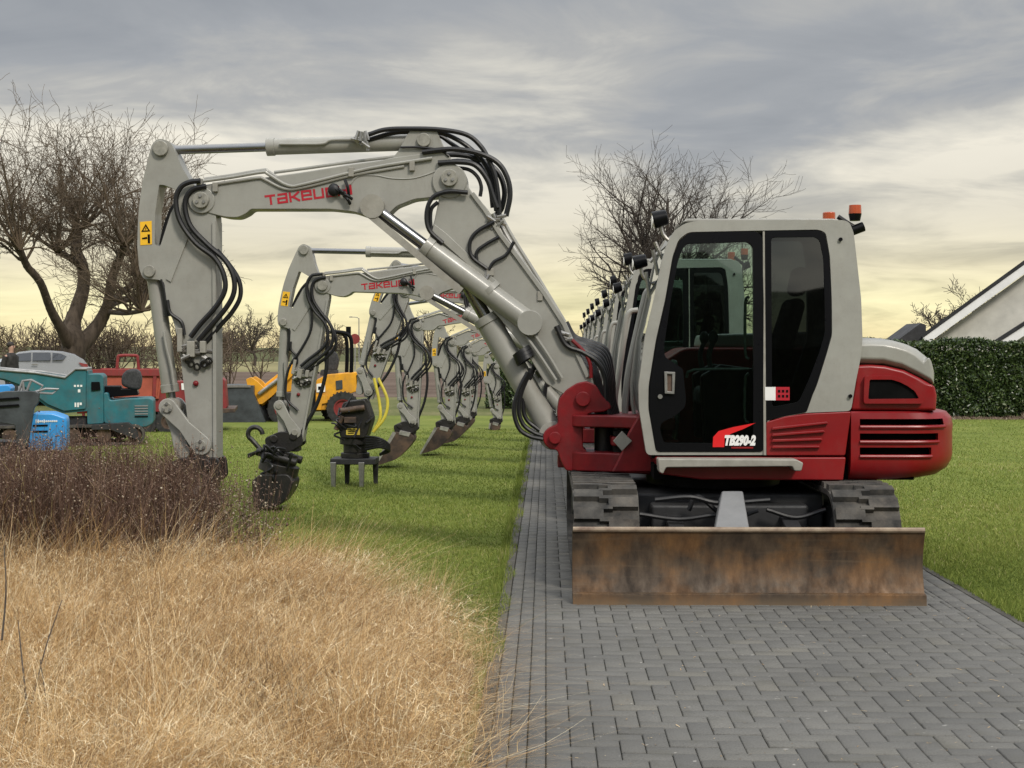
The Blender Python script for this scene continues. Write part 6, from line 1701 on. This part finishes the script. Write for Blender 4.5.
pr([(113, 376), (118, 370), (126, 369), (131, 372), (133, 380), (131, 391), (122, 390), (113, 386)], Y - 0.28, Y + 0.22, 'seatf', 'backrest', t, 0.06, 0.05, YY=Y - 0.4)
pr([(82, 425), (118, 423), (126, 430), (129, 442), (120, 438), (100, 430), (82, 430)], Y - 0.72, Y - 0.4, 'dark', 'mudguard', t, 0.03, 0.01, YY=Y - 0.6)
for yy in (Y - 0.70, Y + 0.40):
    a, b = W(-28, 431, yy), W(122, 447.5, yy); mb = MB()
    r_ = 0.17; z_ = 0.18
    st_ = [(a[0] + r_ * math.cos(rad(q)), z_ + r_ * math.sin(rad(q))) for q in range(90, 271, 20)] + [(b[0] + r_ * math.cos(rad(q)), z_ + r_ * math.sin(rad(q))) for q in range(-90, 91, 20)]
    si = [(a[0] + (r_ - .04) * math.cos(rad(q)), z_ + (r_ - .04) * math.sin(rad(q))) for q in range(90, 271, 20)] + [(b[0] + (r_ - .04) * math.cos(rad(q)), z_ + (r_ - .04) * math.sin(rad(q))) for q in range(-90, 91, 20)]
    mb.prism(st_, yy, yy + 0.3, holes=[si]); tk = mb.build('track', M['track'], t)
    for q in range(6):
        xx = a[0] + (b[0] - a[0]) * q / 5; mb = MB(); mb.cyl((xx, yy + 0.04, z_), (xx, yy + 0.26, z_), 0.12, 18); mb.build('roller', M['bucket'], tk)
pr([(0, 418), (80, 418), (95, 424), (118, 428), (118, 438), (-10, 438)], Y - 0.38, Y + 0.38, 'dark', 'chassis', t, 0.02, 0.01, YY=Y - 0.4)

t.rotation_euler.z = rad(13)
# light blue compact machine with a dark grey mast
Y = 18.6
t = thing('compact_loader', 'small light blue machine with a dark grey upright frame at the left edge', 'compact machine', (W(30, 400, Y)[0], Y, 0))
hd = pr([(22, 413), (42, 413), (54.5, 418), (55.5, 422), (55.5, 452), (20, 452), (17, 441)], Y - 0.45, Y + 0.15, 'blue', 'hood', t, 0.05, 0.03, YY=Y - 0.45)
for k in range(2): pr([(23, 424.8 + 6 * k), (37, 424.8 + 6 * k), (37, 426.4 + 6 * k), (23, 426.4 + 6 * k)], Y - 0.462, Y - 0.448, 'black', 'vent', hd, 0.004, 0, YY=Y - 0.45)
mb = MB(); r_ = random.Random(2); x_ = 25.5
while x_ < 46:
    c = W(x_, 421.5, Y - 0.45); hh = r_.uniform(0.010, 0.018) * (1.3 if x_ < 34 else 0.8); mb.box(c[0], c[0] + 0.012, Y - 0.457, Y - 0.449, c[1] - hh, c[1] + hh); mb.box(c[0], c[0] + 0.024, Y - 0.459, Y - 0.4495, c[1] - 0.004, c[1] + 0.004); x_ += 1.9
mb.build('lettering', M['white'], hd)
pr([(-24, 394), (-4, 391), (22, 391), (27, 393), (26, 403), (22, 408), (17, 440), (12, 452), (6, 452), (4, 425), (-6, 423), (-24, 420)], Y - 0.60, Y - 0.47, 'slate', 'mast', t, 0.02, 0.01, YY=Y - 0.55)
pr([(-24, 399), (6, 397), (7, 399), (-24, 401)], Y - 0.625, Y - 0.602, 'black', 'mast_slot', t, 0.004, 0, YY=Y - 0.6)
pr([(-24, 406), (6, 404), (7, 406), (-24, 408)], Y - 0.625, Y - 0.602, 'black', 'mast_slot', t, 0.004, 0, YY=Y - 0.6)
mb = MB()
for pts in ([(8, 392), (12, 381), (20, 380), (31, 386), (28, 391)], [(24, 392), (34, 389), (46, 389.5), (40, 394), (28, 393)], [(12, 381), (13, 391)], [(20, 380.5), (16, 391)]):
    mb.tube([(W(a, b, Y - 0.5)[0], Y - 0.5, W(a, b, Y - 0.5)[1]) for a, b in pts], 0.016, 8, 0)
mb.build('top_frame', M['pole'], t)
pr([(-24, 386), (3, 385), (5.5, 388), (4, 394), (-4, 395), (-24, 395)], Y - 0.3, Y + 0.3, 'blue', 'tank', t, 0.02, 0.01, YY=Y - 0.3)
for yy in (Y - 0.5, Y + 0.25):
    a, b = W(-20, 460, yy), W(52, 460, yy); mb = MB(); r_ = 0.16; z_ = 0.16
    mb.prism([(a[0] + r_ * math.cos(rad(q)), z_ + r_ * math.sin(rad(q))) for q in range(90, 271, 20)] + [(b[0] + r_ * math.cos(rad(q)), z_ + r_ * math.sin(rad(q))) for q in range(-90, 91, 20)], yy, yy + 0.22); mb.build('track', M['track'], t)
pr([(-20, 440), (52, 446), (52, 462), (-20, 462)], Y - 0.27, Y + 0.25, 'dark', 'chassis', t, 0.02, 0.01, YY=Y - 0.3)

t.rotation_euler.z = rad(15)
# red tipping trailer
Y = 29.5
t = thing('tipping_trailer', 'weathered red tipping trailer between the teal dumper and the dark bucket', 'trailer', (W(150, 400, Y)[0], Y, 0))
mb, q = shell([(86, 370), (151, 370.5), (152, 376), (149, 397), (98, 397), (90, 376)], Y - 0.8, Y + 0.8, 0.04, 'tred', 'tub', t, Y - 0.8)
fl = WL([(90, 376), (98, 397), (149, 397), (152, 376), (154, 376), (151, 399), (97, 399), (88, 376)], Y - 0.8)
mb.prism(fl, Y - 0.758, Y + 0.758); tb = mb.build('tub', M['tred2'], t, bevel=0.008)
pr([(85, 369), (152, 369.5), (153, 376), (87, 375.5)], Y - 0.85, Y - 0.80, 'tred', 'tub_rail', tb, 0.01, 0.008, YY=Y - 0.8)
pr([(85, 369), (152, 369.5), (153, 376), (87, 375.5)], Y + 0.80, Y + 0.85, 'tred', 'tub_rail', tb, 0.01, 0.008, YY=Y - 0.8)
pr([(146, 371), (149.5, 371), (148, 397), (145, 397)], Y - 0.84, Y - 0.80, 'tred', 'corner_post', tb, 0.01, 0.008, YY=Y - 0.8)
mb = MB(); mb.tube([(W(a, b, Y)[0], Y, W(a, b, Y)[1]) for a, b in ((118, 370), (119, 358), (121, 355.5), (136, 355.5), (138, 358), (139, 370))], 0.03, 8, 3); mb.build('hoop', M['tred'], t)
pr([(120, 399), (150, 398), (156, 382), (208, 380), (214, 378.5), (217, 381), (219, 408), (214, 412), (120, 412)], Y - 0.7, Y + 0.2, 'tred', 'chassis', t, 0.02, 0.012, YY=Y - 0.7)
pr([(214, 409), (226, 409), (226, 413), (214, 413.5)], Y - 0.85, Y + 0.8, 'bucket', 'rear_bumper', t, 0.01, 0.01, YY=Y - 0.8)
pr([(174, 383.5), (180, 383), (180.5, 390), (174.5, 390)], Y - 0.712, Y - 0.698, 'white', 'plate', t, 0.004, 0, YY=Y - 0.7)
for px in (136, 160):
    wheel(t, px, 422, Y - 0.85, 0.25, 'bucket', None, 0.2); wheel(t, px, 422, Y + 0.65, 0.25, 'bucket', None, 0.2)
mb = MB(); a = W(96, 412, Y); mb.tube([(W(125, 408, Y)[0], Y, 0.42), (W(100, 408, Y)[0], Y, 0.40), (W(80, 408, Y)[0], Y, 0.38)], 0.05, 8, 0); mb.tube([(W(86, 408, Y)[0], Y, 0.38), (W(86, 408, Y)[0], Y, 0.0)], 0.03, 8, 0); mb.build('drawbar', M['tred'], t)

t.rotation_euler.z = rad(10)
# silver car
Y = 41.5
t = thing('parked_car', 'silver family car with dark windows parked beside the willow at the left edge', 'car', (W(5, 400, Y)[0], Y, 0))
pf = WL([(85.5, 384), (85.5, 370), (84.5, 364), (80, 357.5), (71, 351.5), (60, 348.6), (48, 347.8), (30, 347.6), (18, 349.3), (6, 355.5), (-6, 361), (-34, 364.5), (-60, 369), (-72, 376), (-74, 388), (-71, 396), (84, 396), (85.5, 390)], Y)
belt = W(0, 361, Y)[1]
rings = []
for (fy, ins) in ((0.0, 0.05), (0.03, 0.012), (0.10, 0.0), (0.5, 0.0), (0.9, 0.0), (0.97, 0.012), (1.0, 0.05)):
    ring = []
    zc_ = 0.75
    for (x, z) in pf:
        up_ = max(0, (z - belt)) / 0.45
        yy = Y + 1.82 * fy; yy += (Y + 0.91 - yy) * 0.22 * min(1, up_ * 1.4)
        ring.append((x * (1 - ins * 0.02) + 0.0, yy, z - ins * (1 if z > zc_ else -1)))
    rings.append(ring)
mb = MB(); mb.loft(rings); cb = mb.build('car_body', M['silver'], t, angle=28)
def cw(pts, name, m='carglass', off=0.006):
    q = WL(pts, Y); mb = MB(); 
    vs0 = []; 
    for (x, z) in q:
        up_ = max(0, (z - belt)) / 0.45; yy = Y; yy += 0.91 * 0.22 * min(1, up_ * 1.4); vs0.append((x, yy, z))
    n_ = len(vs0); mb.add([(x, y - off, z) for x, y, z in vs0] + [(x, y + 0.01, z) for x, y, z in vs0], [tuple(range(n_)), tuple(range(2 * n_ - 1, n_ - 1, -1))] + [(i, (i + 1) % n_, n_ + (i + 1) % n_, n_ + i) for i in range(n_)])
    return mb.build(name, M[m], cb)
cw([(4, 358), (17, 351.3), (29.5, 350), (29.5, 358.6), (5, 359.3)], 'front_window'); cw([(31, 350), (48, 350), (48.5, 358.3), (31, 358.6)], 'rear_window'); cw([(50, 350.1), (58, 351.2), (63.5, 354), (60, 357.8), (50, 358.2)], 'quarter_window')
cw([(75, 360.5), (83.8, 362.5), (84.5, 366.5), (78, 364.5)], 'tail_light', 'tred', 0.012)
cw([(30, 362), (36, 361.9), (36, 362.8), (30, 362.9)], 'door_handle', 'steel', 0.02)
cw([(-1, 357), (4, 356), (5, 359.5), (0, 360)], 'wing_mirror', 'silver', 0.16)
for px in (-45, 58):
    wheel(t, px, 394.5, Y - 0.02, 0.34, 'steel', None, 0.22); wheel(t, px, 394.5, Y + 1.62, 0.34, 'steel', None, 0.22)

t.rotation_euler.z = rad(18); t.scale.z = 0.955
# person by the car
Y = 38.0; X = W(11, 350, Y)[0]
t = thing('person', 'person in a dark jacket standing in front of the silver car at the left edge', 'person', (X, Y, 0))
import bmesh
joints = {'pelvis': (0, 0, 0.95, .13, .10), 'waist': (0, 0, 1.10, .125, .095), 'chest': (0, 0.01, 1.36, .16, .11), 'neck0': (0, 0.0, 1.50, .065, .06), 'neck1': (0, -0.01, 1.57, .055, .055), 'head0': (0, -0.015, 1.66, .075, .09), 'head1': (0, -0.01, 1.75, .07, .085)}
edges = [('pelvis', 'waist'), ('waist', 'chest'), ('chest', 'neck0'), ('neck0', 'neck1'), ('neck1', 'head0'), ('head0', 'head1')]
for s, sg in (('l', -1), ('r', 1)):
    joints.update({s + 'sh': (sg * .17, 0.01, 1.43, .06, .06), s + 'el': (sg * .25, 0.04, 1.15, .045, .045), s + 'wr': (sg * .22, -0.10, 0.94, .028, .03), s + 'pa': (sg * .21, -0.13, 0.87, .034, .018),
                   s + 'hip': (sg * .09, 0, .88, .09, .09), s + 'kn': (sg * .10, -0.02, .50, .058, .058), s + 'an': (sg * .11, 0.02, .10, .04, .045), s + 'to': (sg * .13, -0.14, .04, .04, .03)})
    edges += [('chest', s + 'sh'), (s + 'sh', s + 'el'), (s + 'el', s + 'wr'), (s + 'wr', s + 'pa'), ('pelvis', s + 'hip'), (s + 'hip', s + 'kn'), (s + 'kn', s + 'an'), (s + 'an', s + 'to')]
    for k, (dx, L) in enumerate(((-.026, .07), (-.009, .085), (.009, .08), (.026, .062))):
        joints[s + 'f%da' % k] = (sg * .21 + dx, -0.145, 0.83, .009, .009); joints[s + 'f%db' % k] = (sg * .21 + dx, -0.15 + 0.01, 0.83 - L, .008, .008)
        edges += [(s + 'pa', s + 'f%da' % k), (s + 'f%da' % k, s + 'f%db' % k)]
    joints[s + 'th'] = (sg * .21 - sg * .05, -0.17, 0.85, .010, .010); edges.append((s + 'pa', s + 'th'))
names = list(joints); me = bpy.data.meshes.new('body')
me.from_pydata([joints[k][:3] for k in names], [(names.index(a), names.index(b)) for a, b in edges], [])
o = bpy.data.objects.new('body', me); COL.objects.link(o); o.parent = t
sm = o.modifiers.new('skin', 'SKIN'); sm.use_smooth_shade = True
for i, k in enumerate(names): me.skin_vertices[0].data[i].radius = joints[k][3:5]; me.skin_vertices[0].data[i].use_root = (k == 'pelvis')
o.modifiers.new('sub', 'SUBSURF').levels = 1; o.modifiers['sub'].render_levels = 1
me.materials.append(M['skin'])
def ell(z, rx, ry, cx_=0, cy_=0, n=18): return [(X + cx_ + rx * math.cos(2 * math.pi * i / n), Y + cy_ + ry * math.sin(2 * math.pi * i / n), z) for i in range(n)]
mb = MB(); mb.loft([ell(.80, .205, .145), ell(.95, .20, .145), ell(1.15, .195, .14), ell(1.36, .225, .15), ell(1.46, .19, .125), ell(1.53, .09, .09)]); jk = mb.build('jacket', M['cloth'], t, angle=80)
for sg in (-1, 1):
    mb = MB(); mb.tube([(X + sg * .19, Y + .01, 1.43), (X + sg * .255, Y + .045, 1.15), (X + sg * .225, Y - .09, .96)], 0.078, 12, 6, taper=0.05); mb.build('sleeve', M['cloth'], jk, angle=80)
mb = MB()
for sg in (-1, 1): mb.tube([(X + sg * .09, Y, .92), (X + sg * .10, Y - .02, .5), (X + sg * .11, Y + .02, .08)], 0.105, 12, 6, taper=0.07)
mb.build('trousers', M['seatf'], t, angle=80)
for sg in (-1, 1): mb = MB(); mb.ball((X + sg * .125, Y - .06, .045), .05, .14, .05); mb.build('shoe', M['black'], t, angle=80)
mb = MB(); mb.ball((X, Y + .015, 1.735), .088, .10, .085); mb.build('hair', M['hair'], t, angle=80)
for (dx, nm, m_, r_) in ((-.03, 'eye', 'void', .010), (.03, 'eye', 'void', .010)):
    mb = MB(); mb.ball((X + dx, Y - .10, 1.70), r_, r_, r_, 8, 6); mb.build(nm, M[m_], t)
mb = MB(); mb.prism([(X - .012, 1.70), (X + .012, 1.70), (X + .018, 1.66), (X - .018, 1.66)], Y - .125, Y - .09); mb.build('nose', M['skin'], t, bevel=0.004)

t.rotation_euler.z = rad(70)
# unseen dark mass added behind the viewpoint, so the cab glass mirrors less sky
mb = MB(); rr = random.Random(8); rings = []
xx = -70.0
while xx < 70:
    h_ = 4.8 + 1.3 * math.sin(xx * 0.23) + 0.9 * math.sin(xx * 0.71) + rr.uniform(-.5, .5); w_ = rr.uniform(-.4, .4)
    rings.append([(xx, -24 + w_, 0), (xx, -19 + w_, 0), (xx, -19.3 - w_, h_ * 0.7), (xx, -20.5, h_), (xx, -23, h_ * .95)]); xx += 0.9
mb.loft(rings); tag(mb.build('unseen_dark_mass', M['hedgecore'], angle=10), 'unseen dark mass added behind the viewpoint to darken the cab glass reflections', 'woodland', kind='stuff')
